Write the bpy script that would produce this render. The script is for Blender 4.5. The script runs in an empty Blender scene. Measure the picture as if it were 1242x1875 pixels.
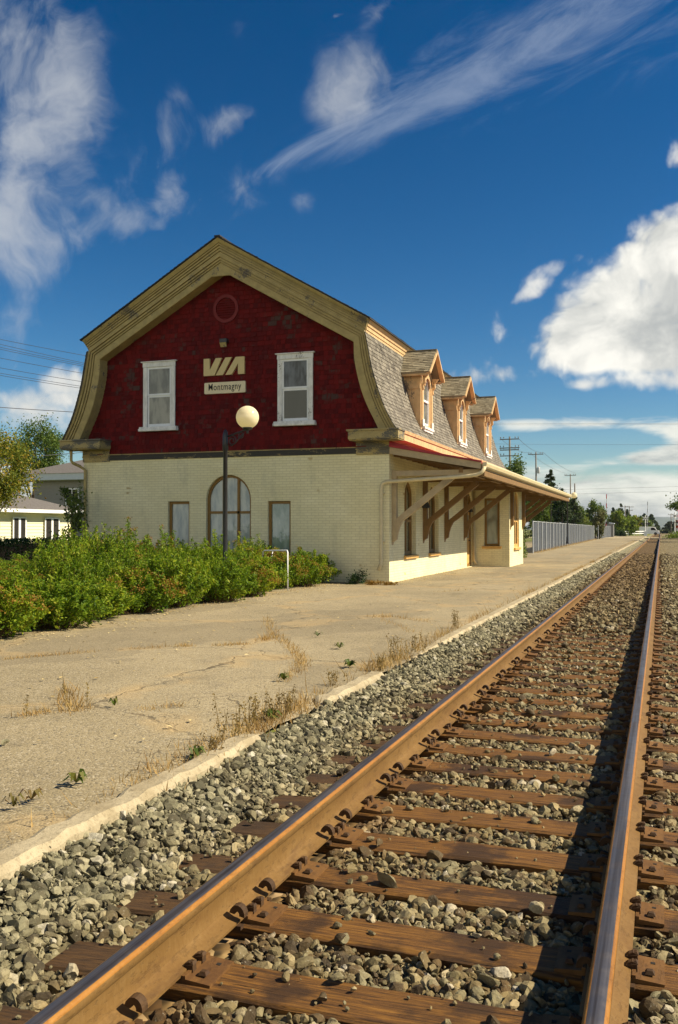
import bpy, math, random
import numpy as np
from mathutils import Vector, Matrix
from mathutils.geometry import tessellate_polygon
SC = bpy.context.scene
COL = SC.collection
R = math.radians

# ------------------------------------------------------------------ camera
CAMZ = 1.455
YAW, PITCH, FPX, PW, PH = 19.1217, 1.0615, 1700.0, 1242, 1875
cd = bpy.data.cameras.new('camera'); cam = bpy.data.objects.new('camera', cd); COL.objects.link(cam)
cd.sensor_fit = 'VERTICAL'; cd.sensor_height = 36.0; cd.lens = 36.0 * FPX / PH
cd.clip_start = 0.05; cd.clip_end = 20000
cam.location = (0, 0, CAMZ); cam.rotation_euler = (R(90 + PITCH), 0, R(YAW))
SC.camera = cam

# ------------------------------------------------------------------ sun, sky, exposure
SUN = Vector((1.0, 0.20, 0.90)).normalized()
ld = bpy.data.lights.new('sun', 'SUN'); ld.energy = 5.0; ld.angle = R(0.5); ld.color = (1.0, 0.87, 0.66)
lo = bpy.data.objects.new('sun', ld); COL.objects.link(lo)
lo.rotation_euler = SUN.to_track_quat('Z', 'Y').to_euler(); lo.location = (30, 10, 30)
SC.view_settings.view_transform = 'Standard'; SC.view_settings.look = 'None'
SC.view_settings.exposure = 0.85; SC.view_settings.gamma = 1.0
SKY_STR = 0.075

class G:
    """small helper round a node tree"""
    def __init__(s, tree): s.t = tree; s.L = tree.links
    def n(s, typ, props=None, **ins):
        nd = s.t.nodes.new(typ)
        for k, v in (props or {}).items(): setattr(nd, k, v)
        for k, v in ins.items():
            key = int(k[1:]) if k[0] == 'i' and k[1:].isdigit() else k.replace('_', ' ')
            sk = nd.inputs[key]
            if isinstance(v, bpy.types.NodeSocket): s.L.new(v, sk)
            else: sk.default_value = v
        return nd
    def math(s, op, a, b=0.0, clamp=False):
        return s.n('ShaderNodeMath', dict(operation=op, use_clamp=clamp), i0=a, i1=b).outputs[0]
    def mix(s, f, a, b, blend='MIX'):
        nd = s.t.nodes.new('ShaderNodeMix'); nd.data_type = 'RGBA'; nd.blend_type = blend
        for i, v in ((0, f), (6, a), (7, b)):
            if isinstance(v, bpy.types.NodeSocket): s.L.new(v, nd.inputs[i])
            else: nd.inputs[i].default_value = v if i == 0 else (tuple(v) + (1,) if len(v) == 3 else v)
        return nd.outputs[2]
    def noise(s, vec, scale=5.0, detail=4.0, rough=0.55, lac=2.0, dist=0.0):
        return s.n('ShaderNodeTexNoise', None, Vector=vec, Scale=scale, Detail=detail, Roughness=rough, Lacunarity=lac, Distortion=dist).outputs[0]
    def ss(s, v, a, b, lo=0.0, hi=1.0):
        nd = s.n('ShaderNodeMapRange', dict(interpolation_type='SMOOTHSTEP'))
        for i, x in enumerate((v, a, b, lo, hi)):
            if isinstance(x, bpy.types.NodeSocket): s.L.new(x, nd.inputs[i])
            else: nd.inputs[i].default_value = x
        return nd.outputs[0]
    def map(s, vec, loc=(0, 0, 0), rot=(0, 0, 0), scale=(1, 1, 1), typ='POINT'):
        return s.n('ShaderNodeMapping', dict(vector_type=typ), Vector=vec, Location=loc, Rotation=rot, Scale=scale).outputs[0]
    def ramp(s, v, stops):
        nd = s.n('ShaderNodeValToRGB', None, i0=v); e = nd.color_ramp.elements
        while len(e) < len(stops): e.new(0.5)
        for el, (p, c) in zip(e, stops): el.position = p; el.color = tuple(c) + (1,)
        return nd.outputs[0]

_cy, _sy, _cp, _sp = math.cos(R(YAW)), math.sin(R(YAW)), math.cos(R(PITCH)), math.sin(R(PITCH))
_Rv = Vector((_cy, _sy, 0)); _Fv = Vector((-_sy * _cp, _cy * _cp, _sp)); _Uv = _Rv.cross(_Fv)
def ray(x, y): return _Rv * ((x - 621) / FPX) - _Uv * ((y - 937.5) / FPX) + _Fv
def at(x, y, d): return Vector((0, 0, CAMZ)) + ray(x, y) * d           # photo point at a distance -> place in the world

world = bpy.data.worlds.new('World'); SC.world = world; world.use_nodes = True
world.node_tree.nodes.clear(); g = G(world.node_tree)
skyn = g.n('ShaderNodeTexSky', dict(sky_type='NISHITA', sun_disc=False, sun_elevation=math.asin(SUN.z),
           sun_rotation=math.atan2(SUN.x, SUN.y), altitude=50, air_density=1.0, dust_density=0.1, ozone_density=2.6))
tc = g.n('ShaderNodeTexCoord').outputs['Generated']
hs = g.mix(1.0, skyn.outputs[0], (SKY_STR,) * 3, 'MULTIPLY')
hs = g.n('ShaderNodeGamma', None, Color=hs, Gamma=1.4).outputs[0]          # a polarised, deep blue sky
skyc = g.n('ShaderNodeHueSaturation', None, Hue=0.497, Saturation=1.25, Value=0.92, Color=hs).outputs[0]
sepz = g.n('ShaderNodeSeparateXYZ', None, Vector=tc).outputs[2]
def blob(px, py, a, b, rot=0.0, w=1.0):
    """soft ellipse of cloud cover round one direction of the sky"""
    c = ray(px, py).normalized()
    e1 = Vector((0, 0, 1)).cross(c).normalized() * -1; e2 = c.cross(e1) * -1
    if e2.z < 0: e2 = -e2
    rr = R(rot); f1 = e1 * math.cos(rr) + e2 * math.sin(rr); f2 = f1.cross(c) * -1
    if f1.cross(f2).dot(c) < 0: f2 = -f2
    m = Matrix((f1, f2, c)).transposed()
    v = g.map(tc, tuple(c), tuple(m.to_euler()), (a / FPX, b / FPX, 0.5), 'TEXTURE')
    t = g.n('ShaderNodeTexGradient', dict(gradient_type='SPHERICAL'), Vector=v).outputs['Fac']
    return g.math('MULTIPLY', t, w) if w != 1 else t
def field(bl):
    s = blob(*bl[0])
    for b in bl[1:]: s = g.math('ADD', s, blob(*b))
    return s
def dirspace(px, py, rot, sx, sy):
    c = ray(px, py).normalized(); e1 = Vector((0, 0, 1)).cross(c).normalized() * -1; e2 = c.cross(e1) * -1
    if e2.z < 0: e2 = -e2
    rr = R(rot); f1 = e1 * math.cos(rr) + e2 * math.sin(rr); f2 = e2 * math.cos(rr) - e1 * math.sin(rr)
    m = Matrix((f1, f2, f1.cross(f2))).transposed()
    return g.map(tc, (0, 0, 0), tuple(m.to_euler()), (1 / sx, 1 / sy, 1), 'TEXTURE')
warpn = g.n('ShaderNodeTexNoise', None, Vector=tc, Scale=9.0, Detail=3.0)
warp = g.n('ShaderNodeVectorMath', dict(operation='MULTIPLY_ADD'), i0=warpn.outputs['Color'], i1=(0.09,) * 3, i2=tc).outputs[0]
nz1 = g.noise(warp, 13.0, 8, 0.62)
vor = g.n('ShaderNodeTexVoronoi', dict(feature='F1'), Vector=warp, Scale=30.0, Detail=2.0, Roughness=0.55).outputs['Distance']
nz1 = g.math('ADD', g.math('MULTIPLY', nz1, 0.85), g.math('MULTIPLY', g.math('SUBTRACT', 0.45, vor), 0.22))
nz2 = g.noise(g.map(warp, (3, 1, 2), (0, 0, 0), (1, 1, .75)), 10.0, 8, 0.60, 2.0, 0.35)
# broken high cloud on the left
fA = field([(30, 90, 150, 190, 0, .75), (130, 130, 130, 180, 0, .5), (50, 300, 150, 180, 0, .65), (150, 300, 100, 130, 20, .5), (60, 420, 190, 100, 0, .85), (10, 250, 60, 300, 0, .3),
            (190, 395, 130, 80, 0, .6), (290, 410, 100, 55, 20, .8), (312, 352, 45, 40, 30, .7), (305, 255, 60, 110, -15, .62), (415, 225, 80, 42, 30, .62), (20, 570, 120, 110, 0, .55), (110, 500, 120, 60, 0, .35),
            (635, 150, 100, 95, 20, .66), (440, 350, 60, 70, 20, .6), (700, 12, 70, 30, 20, .55), (440, 45, 30, 30, 0, .3), (770, 600, 60, 45, 0, .5), (557, 368, 30, 30, 0, .4)])
fA = g.math('MINIMUM', fA, 0.95)
dA = g.ss(g.math('ADD', g.math('MULTIPLY', fA, 0.85), g.math('MULTIPLY', g.math('SUBTRACT', nz2, 0.52), 3.0)), 0.12, 1.15)
dA = g.math('MULTIPLY', dA, g.ss(fA, 0.0, 0.3, 0.0, 0.72))
# long streak of cirrus
vS = dirspace(800, 190, 22, 0.22, 1.0)
nS = g.noise(vS, 26.0, 8, 0.66, 2.0, 0.8)
fS = field([(720, 208, 330, 48, 23.5, .75), (660, 225, 200, 70, 24, .35), (940, 100, 380, 150, 20, .6), (1130, 40, 240, 150, 12, .35), (500, 298, 190, 20, 27, .6)])
fS = g.math('MINIMUM', fS, 0.9)
dS = g.math('MULTIPLY', g.ss(g.math('ADD', fS, g.math('MULTIPLY', g.math('SUBTRACT', nS, 0.52), 2.6)), 0.12, 1.35), g.ss(fS, 0.0, 0.4, 0.0, 0.42))
# heaped cloud on the right and low on the left
fC = field([(1180, 535, 190, 150, 25, 1.3), (1240, 440, 120, 105, 30, 1.2), (1050, 610, 150, 100, 30, 1.15), (1180, 640, 200, 85, 0, 1.15), (1290, 560, 200, 150, 0, 1.3)])
fE = field([(985, 515, 60, 46, 40, .9), (940, 553, 80, 24, 25, .7), (912, 610, 60, 42, 20, .8), (885, 688, 95, 50, 10, 1.05), (1240, 275, 40, 70, 0, .8),
            (1068, 708, 60, 24, 0, .75), (1150, 692, 150, 30, 0, .9), (60, 745, 190, 95, 10, 1.5), (150, 700, 80, 45, 0, .7), (0, 640, 80, 60, 0, .6), (1240, 700, 70, 45, 0, .8), (1050, 475, 50, 24, 20, .6)])
dE = g.math('MULTIPLY', g.ss(g.math('ADD', g.math('MINIMUM', fE, 1.2), g.math('MULTIPLY', g.math('SUBTRACT', nz1, 0.40), 2.2)), 0.30, 1.05), 0.92)
dC = g.ss(g.math('ADD', g.math('MINIMUM', fC, 1.3), g.math('MULTIPLY', g.math('SUBTRACT', nz1, 0.40), 2.0)), 0.30, 1.02)
# flat bands towards the horizon, all round
warpB = g.n('ShaderNodeVectorMath', dict(operation='MULTIPLY_ADD'), i0=warpn.outputs['Color'], i1=(0.05, 0.05, 0.016), i2=tc).outputs[0]
vB = g.map(warpB, (0, 0, 0), (0, 0, 0), (1, 1, 6))
nB = g.noise(vB, 5.0, 6, 0.58, 2.0, 0.6)
fB = field([(1080, 776, 340, 40, 0, .78), (1245, 808, 120, 60, 0, .85), (1130, 848, 300, 34, 0, .72), (950, 775, 120, 26, 0, .3), (1000, 868, 140, 20, 0, .5), (1190, 832, 150, 22, 0, .3)])
bank = g.ss(sepz, 0.020, 0.115, 1.15, -0.60)
dB = g.ss(g.math('ADD', g.math('MAXIMUM', bank, g.math('SUBTRACT', g.math('MULTIPLY', fB, 1.55), 0.6)), g.math('MULTIPLY', g.math('SUBTRACT', nB, 0.5), 2.2)), 0.28, 0.85)
dB = g.math('MULTIPLY', dB, 0.92)
# unseen bright cloud added low behind the camera as fill for the shaded gable
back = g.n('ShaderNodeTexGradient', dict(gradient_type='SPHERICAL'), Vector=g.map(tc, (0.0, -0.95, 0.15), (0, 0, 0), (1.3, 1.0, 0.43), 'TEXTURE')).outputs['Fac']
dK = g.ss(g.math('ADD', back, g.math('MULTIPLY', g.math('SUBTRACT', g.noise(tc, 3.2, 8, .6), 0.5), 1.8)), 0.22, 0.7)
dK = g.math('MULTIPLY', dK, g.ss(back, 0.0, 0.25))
grey = (0.27, 0.283, 0.28)
nzs = g.noise(g.map(warp, (.05, .02, .04)), 9.0, 6, 0.58)
shadeC = g.ss(g.math('ADD', g.math('ADD', g.math('MULTIPLY', g.math('SUBTRACT', nzs, 0.5), 2.6), g.math('MULTIPLY', g.math('SUBTRACT', sepz, 0.235), 4.2)), g.math('MULTIPLY', g.math('SUBTRACT', nz1, 0.42), 1.2)), -0.95, 0.22)
colC = g.mix(shadeC, grey, (0.60, 0.585, 0.535))
colB = g.mix(g.ss(g.math('ADD', g.noise(g.map(warpB, (0, 0, 0), (0, 0, 0), (1, 1, 4)), 9.0, 6, .6), g.math('MULTIPLY', sepz, 2.2)), 0.42, 0.72), (0.215, 0.235, 0.235), (0.52, 0.515, 0.46))
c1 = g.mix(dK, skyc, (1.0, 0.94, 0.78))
c1 = g.mix(dS, c1, (0.26, 0.30, 0.37)); c1 = g.mix(dA, c1, (0.33, 0.345, 0.36))
c1 = g.mix(dB, c1, colB); c1 = g.mix(dE, c1, g.mix(0.55, colC, (0.47, 0.46, 0.43))); c1 = g.mix(dC, c1, colC)
world.cycles.sampling_method = 'MANUAL'; world.cycles.sample_map_resolution = 512
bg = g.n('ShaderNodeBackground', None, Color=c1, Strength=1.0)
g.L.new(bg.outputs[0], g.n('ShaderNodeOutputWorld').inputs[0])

# ------------------------------------------------------------------ mesh helpers
def npmesh(name, V, F, mat=None, smooth=False, matidx=None):
    V = np.asarray(V, np.float32).reshape(-1, 3); F = np.asarray(F, np.int32)
    me = bpy.data.meshes.new(name); me.vertices.add(len(V)); me.vertices.foreach_set('co', V.ravel())
    k = F.shape[1]; me.loops.add(F.size); me.loops.foreach_set('vertex_index', F.ravel())
    me.polygons.add(len(F)); me.polygons.foreach_set('loop_start', np.arange(0, F.size, k, dtype=np.int32))
    try: me.polygons.foreach_set('loop_total', np.full(len(F), k, np.int32))
    except Exception: pass
    for m in (mat if isinstance(mat, (list, tuple)) else [mat]):
        if m: me.materials.append(m)
    if matidx is not None: me.polygons.foreach_set('material_index', np.asarray(matidx, np.int32))
    me.polygons.foreach_set('use_smooth', np.full(len(F), smooth, bool))
    me.update(calc_edges=True); return me
def link(name, me, parent=None, loc=None):
    o = bpy.data.objects.new(name, me); COL.objects.link(o)
    if parent: o.parent = parent
    if loc is not None: o.location = loc
    return o
def wloc(o):
    v = Vector((0, 0, 0))
    while o: v += o.location; o = o.parent
    return v
def tag(o, label, cat, group=None, kind=None):
    if label: o['label'] = label
    if cat: o['category'] = cat
    if group: o['group'] = group
    if kind: o['kind'] = kind
    return o
def thing(name, label, cat, loc, group=None):
    o = bpy.data.objects.new(name, None); COL.objects.link(o); o.location = loc; o.empty_display_size = 0.2
    return tag(o, label, cat, group)
class MB:
    def __init__(s): s.v = []; s.f = []; s.m = []
    def add(s, vs, fs, mi=0):
        b = len(s.v); s.v += [tuple(v) for v in vs]
        for f in fs: s.f.append(tuple(b + i for i in f)); s.m.append(mi)
    def box(s, x0, x1, y0, y1, z0, z1, mi=0):
        if x0 > x1: x0, x1 = x1, x0
        if y0 > y1: y0, y1 = y1, y0
        if z0 > z1: z0, z1 = z1, z0
        s.add([(x0, y0, z0), (x1, y0, z0), (x1, y1, z0), (x0, y1, z0), (x0, y0, z1), (x1, y0, z1), (x1, y1, z1), (x0, y1, z1)],
              [(0, 3, 2, 1), (4, 5, 6, 7), (0, 1, 5, 4), (1, 2, 6, 5), (2, 3, 7, 6), (3, 0, 4, 7)], mi); return s
    def bar(s, a, b, w, h, up=(0, 0, 1), mi=0):
        a, b = Vector(a), Vector(b); d = (b - a).normalized(); u = Vector(up)
        sd = d.cross(u).normalized(); u = sd.cross(d).normalized()
        vs = [p + sd * (i * w / 2) + u * (j * h / 2) for p in (a, b) for i, j in ((-1, -1), (1, -1), (1, 1), (-1, 1))]
        s.add(vs, [(0, 3, 2, 1), (4, 5, 6, 7), (0, 1, 5, 4), (1, 2, 6, 5), (2, 3, 7, 6), (3, 0, 4, 7)], mi); return s
    def prism(s, poly, axis, a, b, mi=0):
        """polygon in the plane across 'axis', pushed from a to b; concave outlines allowed"""
        n = len(poly)
        def P(p, t): return {'X': (t, p[0], p[1]), 'Y': (p[0], t, p[1]), 'Z': (p[0], p[1], t)}[axis]
        vs = [P(p, a) for p in poly] + [P(p, b) for p in poly]
        tri = tessellate_polygon([[Vector((p[0], p[1], 0)) for p in poly]])
        fs = [tuple(t) for t in tri] + [tuple(n + i for i in reversed(t)) for t in tri]
        fs += [(i, (i + 1) % n, n + (i + 1) % n, n + i) for i in range(n)]
        s.add(vs, fs, mi); return s
    def tube(s, pts, r, n=8, mi=0, cap=True):
        pts = [Vector(p) for p in pts]; rs = r if isinstance(r, (list, tuple)) else [r] * len(pts)
        rings = []; up = None
        for i, p in enumerate(pts):
            d = (pts[min(i + 1, len(pts) - 1)] - pts[max(i - 1, 0)]).normalized()
            if up is None:
                up = Vector((0, 0, 1)) if abs(d.z) < 0.9 else Vector((1, 0, 0))
            sd = d.cross(up).normalized(); up = sd.cross(d).normalized()
            rings.append([p + (sd * math.cos(2 * math.pi * k / n) + up * math.sin(2 * math.pi * k / n)) * rs[i] for k in range(n)])
        vs = [v for ring in rings for v in ring]; fs = []
        for i in range(len(pts) - 1):
            for k in range(n): fs.append((i * n + k, i * n + (k + 1) % n, (i + 1) * n + (k + 1) % n, (i + 1) * n + k))
        if cap: fs += [tuple(reversed(range(n))), tuple(range((len(pts) - 1) * n, len(pts) * n))]
        s.add(vs, fs, mi); return s
    def lathe(s, c, prof, n=24, mi=0):
        c = Vector(c); vs = []; fs = []
        for r, z in prof:
            for k in range(n): vs.append(c + Vector((r * math.cos(2 * math.pi * k / n), r * math.sin(2 * math.pi * k / n), z)))
        for i in range(len(prof) - 1):
            for k in range(n): fs.append((i * n + k, i * n + (k + 1) % n, (i + 1) * n + (k + 1) % n, (i + 1) * n + k))
        s.add(vs, fs, mi); return s
    def build(s, name, mat, parent=None, smooth=False, bevel=0):
        off = wloc(parent) if parent else Vector((0, 0, 0))
        me = bpy.data.meshes.new(name)
        me.from_pydata([(x - off.x, y - off.y, z - off.z) for x, y, z in s.v], [], s.f)
        for m in (mat if isinstance(mat, (list, tuple)) else [mat]): me.materials.append(m)
        me.polygons.foreach_set('material_index', s.m)
        me.polygons.foreach_set('use_smooth', [smooth] * len(s.f))
        me.update(); me.validate()
        o = link(name, me, parent)
        if bevel:
            b = o.modifiers.new('bevel', 'BEVEL'); b.width = bevel; b.segments = 1; b.limit_method = 'ANGLE'
        return o
    def build_own(s, name, mat, label, cat, base, group=None, smooth=False, kind=None, bevel=0):
        """a thing that is one mesh, origin at its base"""
        base = Vector(base); s.v = [(x - base.x, y - base.y, z - base.z) for x, y, z in s.v]
        o = s.build(name, mat, None, smooth, bevel); o.location = base
        return tag(o, label, cat, group, kind)

# ------------------------------------------------------------------ material helpers
def newmat(name):
    m = bpy.data.materials.new(name); m.use_nodes = True; m.node_tree.nodes.clear(); return m, G(m.node_tree)
def finish(g, color, rough=0.8, bump=None, bstr=0.3, bdist=0.01, metal=0.0, spec=0.3, extra=None):
    p = g.n('ShaderNodeBsdfPrincipled')
    for k, v in (('Base Color', color), ('Roughness', rough), ('Metallic', metal), ('Specular IOR Level', spec)):
        if isinstance(v, bpy.types.NodeSocket): g.L.new(v, p.inputs[k])
        else: p.inputs[k].default_value = (tuple(v) + (1,)) if k == 'Base Color' else v
    if bump is not None:
        b = g.n('ShaderNodeBump', None, Strength=bstr, Distance=bdist, Height=bump); g.L.new(b.outputs[0], p.inputs['Normal'])
    for k, v in (extra or {}).items(): p.inputs[k].default_value = v
    g.L.new(p.outputs[0], g.n('ShaderNodeOutputMaterial').inputs[0]); return p
def objco(g): return g.n('ShaderNodeTexCoord').outputs['Object']
def pos(g): return g.n('ShaderNodeNewGeometry').outputs['Position']
def island(g): return g.n('ShaderNodeNewGeometry').outputs['Random Per Island']

def mat_plain(name, c, rough=0.7, var=0.25, scale=8.0, stretch=(1, 1, 1), metal=0.0, spec=0.3, bstr=0.15):
    m, g = newmat(name); v = g.map(objco(g), scale=stretch)
    n1 = g.noise(v, scale, 6, 0.6); n2 = g.noise(v, scale * 6, 3, 0.6)
    f = g.math('ADD', g.math('MULTIPLY', n1, 0.7), g.math('MULTIPLY', n2, 0.3))
    d = tuple(x * (1 - var) for x in c); l = tuple(min(1, x * (1 + var)) for x in c)
    finish(g, g.mix(g.ss(f, 0.3, 0.7), d, l), rough, f, bstr, 0.01, metal, spec); return m
def mat_paint(name, c, bare, amount=0.42, scale=3.0, stretch=(1, 1, 1), rough=0.6):
    """old paint, flaked to bare grey wood in patches"""
    m, g = newmat(name); v = g.map(objco(g), scale=stretch)
    a = g.noise(v, scale, 3, 0.5); b = g.noise(v, scale * 9, 6, 0.7)
    w = g.math('ADD', g.math('MULTIPLY', a, 0.6), g.math('MULTIPLY', b, 0.4))
    mk = g.ss(w, 1 - amount, 1 - amount + 0.05)
    tone = g.mix(g.ss(g.noise(v, scale * 2, 5, .6), 0.3, 0.7), tuple(x * 0.82 for x in c), tuple(min(1, x * 1.1) for x in c))
    grn = g.mix(g.noise(g.map(v, scale=(3, 3, 3)), scale * 10, 4, .6), tuple(x * .5 for x in bare), bare)
    finish(g, g.mix(mk, tone, grn), rough, g.math('SUBTRACT', b, mk), 0.25, 0.006); return m

def mat_brick():
    m, g = newmat('painted_brick'); o = objco(g); s = g.n('ShaderNodeSeparateXYZ', None, Vector=o)
    u = g.math('ADD', s.outputs[0], s.outputs[1]); v = g.n('ShaderNodeCombineXYZ', None, X=u, Y=s.outputs[2]).outputs[0]
    br = g.n('ShaderNodeTexBrick', dict(offset=0.5), Vector=v, Scale=1.0, Mortar_Size=0.007, Mortar_Smooth=0.35, Brick_Width=0.215, Row_Height=0.0735,
             Color1=(0.0, 0, 0, 1), Color2=(1, 1, 1, 1), Mortar=(0.5, .5, .5, 1))
    big = g.noise(v, 0.7, 5, 0.6); fine = g.noise(v, 24, 5, 0.65)
    wide = g.ss(big, 0.3, 0.7)
    base = g.mix(wide, (0.75, 0.675, 0.40), (0.83, 0.76, 0.485))
    perb = g.mix(g.math('MULTIPLY', br.outputs['Color'], 0.3), base, (0.60, 0.53, 0.29))
    mort = g.mix(g.math('MULTIPLY', br.outputs['Fac'], 0.6), perb, (0.50, 0.43, 0.25))
    # bare yellow-brown patches where paint has come off single bricks
    pa = g.math('MULTIPLY', g.ss(g.noise(v, 1.3, 2, .5), 0.66, 0.70), g.ss(br.outputs['Color'], 0.55, 0.75))
    mort = g.mix(g.math('MULTIPLY', pa, 0.75), mort, (0.42, 0.30, 0.12))
    dirt = g.math('MULTIPLY', g.ss(g.noise(g.map(v, scale=(1, .35, 1)), 1.6, 6, .65), 0.52, 0.74), 0.42)
    col = g.mix(dirt, mort, (0.40, 0.37, 0.24))
    h = g.math('ADD', g.math('MULTIPLY', br.outputs['Fac'], -1.0), g.math('MULTIPLY', fine, 0.35))
    h = g.math('ADD', h, g.math('MULTIPLY', br.outputs['Color'], 0.35))
    finish(g, col, 0.65, h, 0.55, 0.006, 0, 0.25); return m

def mat_shingle(name, c1, c2, worn, amount=0.36, ws=1.1, rough=0.85):
    m, g = newmat(name); o = objco(g); r = island(g)
    col = g.mix(r, c1, c2)
    a = g.noise(g.map(o, scale=(.8, .8, 1.7)), ws, 4, 0.55); b = g.noise(g.map(o, scale=(6, 6, 1.2)), ws * 6, 5, .7)
    r2 = g.math('FRACT', g.math('MULTIPLY', r, 7.31))
    w = g.math('ADD', g.math('MULTIPLY', a, 0.55), g.math('ADD', g.math('MULTIPLY', b, 0.27), g.math('MULTIPLY', r2, 0.18)))
    mk = g.ss(w, 1 - amount, 1 - amount + 0.07)
    gr = g.noise(g.map(o, scale=(40, 40, 2)), 1.0, 4, 0.6)
    col = g.mix(g.math('MULTIPLY', mk, 0.9), col, worn)
    col = g.mix(g.math('MULTIPLY', g.ss(gr, .35, .7), 0.28), col, tuple(x * 0.45 for x in c1))
    finish(g, col, rough, gr, 0.3, 0.004, 0, 0.2); return m

def mat_leaf(name, stops, trans=0.35, rough=0.55):
    m, g = newmat(name); r = island(g)
    big = g.noise(pos(g), 1.4, 3, .6)
    f = g.math('ADD', g.math('MULTIPLY', r, 0.6), g.math('MULTIPLY', g.ss(big, .3, .7), 0.4))
    c = g.ramp(f, stops)
    p = g.n('ShaderNodeBsdfPrincipled', None, Base_Color=c, Roughness=rough); p.inputs['Specular IOR Level'].default_value = 0.25
    t = g.n('ShaderNodeBsdfTranslucent', None, Color=c)
    mx = g.n('ShaderNodeMixShader', None, i0=trans, i1=p.outputs[0], i2=t.outputs[0])
    g.L.new(mx.outputs[0], g.n('ShaderNodeOutputMaterial').inputs[0]); return m

def mat_glass(name, behind, refl=0.35, wav=0.12, scale=3.0, behind_or_refl=None):
    """window pane: what hangs behind it or a reflection painted as colour, under a sheet of glossy old glass"""
    m, g = newmat(name); o = objco(g)
    n = g.noise(g.map(o, scale=(1, 1, .35)), scale, 3, .5)
    b2 = behind_or_refl or tuple(x * 0.75 for x in behind)
    d = g.n('ShaderNodeBsdfDiffuse', None, Color=g.mix(g.ss(g.noise(g.map(o, scale=(3, 3, .9)), 2.0, 4), .35, .65), behind, b2))
    bp = g.n('ShaderNodeBump', None, Strength=wav, Distance=0.02, Height=n)
    gl = g.n('ShaderNodeBsdfGlossy', None, Color=(.9, .95, .93, 1), Roughness=0.03, Normal=bp.outputs[0])
    fr = g.n('ShaderNodeFresnel', None, IOR=1.5)
    fac = g.math('ADD', g.math('MULTIPLY', fr.outputs[0], 0.7), refl, True)
    mx = g.n('ShaderNodeMixShader', None, i0=fac, i1=d.outputs[0], i2=gl.outputs[0])
    g.L.new(mx.outputs[0], g.n('ShaderNodeOutputMaterial').inputs[0]); return m

M = {}
M['brick'] = mat_brick()
M['red'] = mat_shingle('red_shingle', (0.075, 0.004, 0.004), (0.155, 0.008, 0.007), (0.07, 0.047, 0.038), 0.42, 1.0)
M['roof'] = mat_shingle('weathered_shingle', (0.115, 0.103, 0.082), (0.265, 0.24, 0.19), (0.065, 0.057, 0.046), 0.40, 0.8)
M['roof_top'] = mat_shingle('dark_shingle', (0.035, 0.033, 0.032), (0.07, 0.066, 0.06), (0.1, .09, .08), 0.36, 0.8)
M['dorm_roof'] = mat_shingle('pale_shingle', (0.17, 0.145, 0.095), (0.33, 0.29, 0.20), (0.10, .085, .06), 0.36, 1.5)
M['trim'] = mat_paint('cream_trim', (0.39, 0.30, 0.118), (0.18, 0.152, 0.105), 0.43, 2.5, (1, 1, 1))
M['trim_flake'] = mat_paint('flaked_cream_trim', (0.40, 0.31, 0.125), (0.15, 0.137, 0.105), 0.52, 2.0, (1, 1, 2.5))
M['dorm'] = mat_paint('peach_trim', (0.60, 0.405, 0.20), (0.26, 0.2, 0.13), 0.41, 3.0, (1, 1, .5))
M['band'] = mat_paint('blackened_board', (0.36, 0.27, 0.11), (0.05, 0.045, 0.035), 0.60, 1.3, (1, 1, 3))
M['white'] = mat_paint('white_paint', (0.72, 0.71, 0.66), (0.30, 0.27, 0.22), 0.43, 5.0, (1, 1, .4))
M['whitesash'] = mat_plain('white_sash', (0.74, 0.75, 0.74), 0.5, 0.06)
M['brown'] = mat_plain('brown_paint', (0.225, 0.125, 0.03), 0.55, 0.2, 4.0, (1, 1, .3))
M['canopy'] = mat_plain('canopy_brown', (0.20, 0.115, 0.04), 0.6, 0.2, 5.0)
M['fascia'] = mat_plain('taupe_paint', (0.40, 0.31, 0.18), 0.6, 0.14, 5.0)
M['pipe'] = mat_plain('cream_pipe', (0.60, 0.50, 0.29), 0.45, 0.12, 6.0)
M['sill'] = mat_plain('ochre_sill', (0.56, 0.33, 0.10), 0.6, 0.15, 6.0)
M['redmetal'] = mat_plain('red_metal', (0.30, 0.012, 0.02), 0.4, 0.2, 3.0)
M['redvent'] = mat_plain('red_vent', (0.15, 0.011, 0.009), 0.6, 0.15, 3.0)
M['black'] = mat_plain('black_iron', (0.015, 0.015, 0.016), 0.4, 0.3, 10.0, spec=0.5)
M['letter'] = mat_plain('cream_letter', (0.60, 0.47, 0.215), 0.5, 0.06, 4.0)
M['board'] = mat_plain('cream_board', (0.72, 0.62, 0.40), 0.5, 0.08, 4.0)
M['ink'] = mat_plain('black_lettering', (0.015, 0.015, 0.015), 0.5, 0.1)
M['pane_dark'] = mat_glass('dark_pane', (0.010, 0.014, 0.022), 0.0, 0.14, 2.2, (0.09, 0.105, 0.125))  # blue-grey patches are reflected cloud painted into the pane colour
M['pane_screen'] = mat_glass('screened_pane', (0.022, 0.022, 0.016), 0.01, 0.14)
M['pane_pale'] = mat_glass('pale_pane', (0.21, 0.205, 0.165), 0.02, 0.16, 2.0, (0.085, 0.085, 0.07))
M['pane_curtain'] = mat_glass('curtained_pane', (0.46, 0.48, 0.42), 0.07, 0.3, 2.0, (0.27, 0.31, 0.30))
M['pane_green'] = mat_glass('greenish_pane', (0.17, 0.235, 0.20), 0.10, 0.25, 2.0, (0.30, 0.36, 0.32))
M['pane_shade'] = mat_glass('shaded_pane', (0.06, 0.06, 0.045), 0.2, 0.1)
M['pane_blind'] = mat_glass('blind_pane', (0.33, 0.34, 0.27), 0.15, 0.1)
M['concrete'] = mat_plain('pale_concrete', (0.46, 0.39, 0.25), 0.9, 0.2, 7.0, bstr=0.6)
M['dark_inside'] = mat_plain('dark_inside', (0.02, 0.018, 0.015), 0.9, 0.1)
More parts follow.
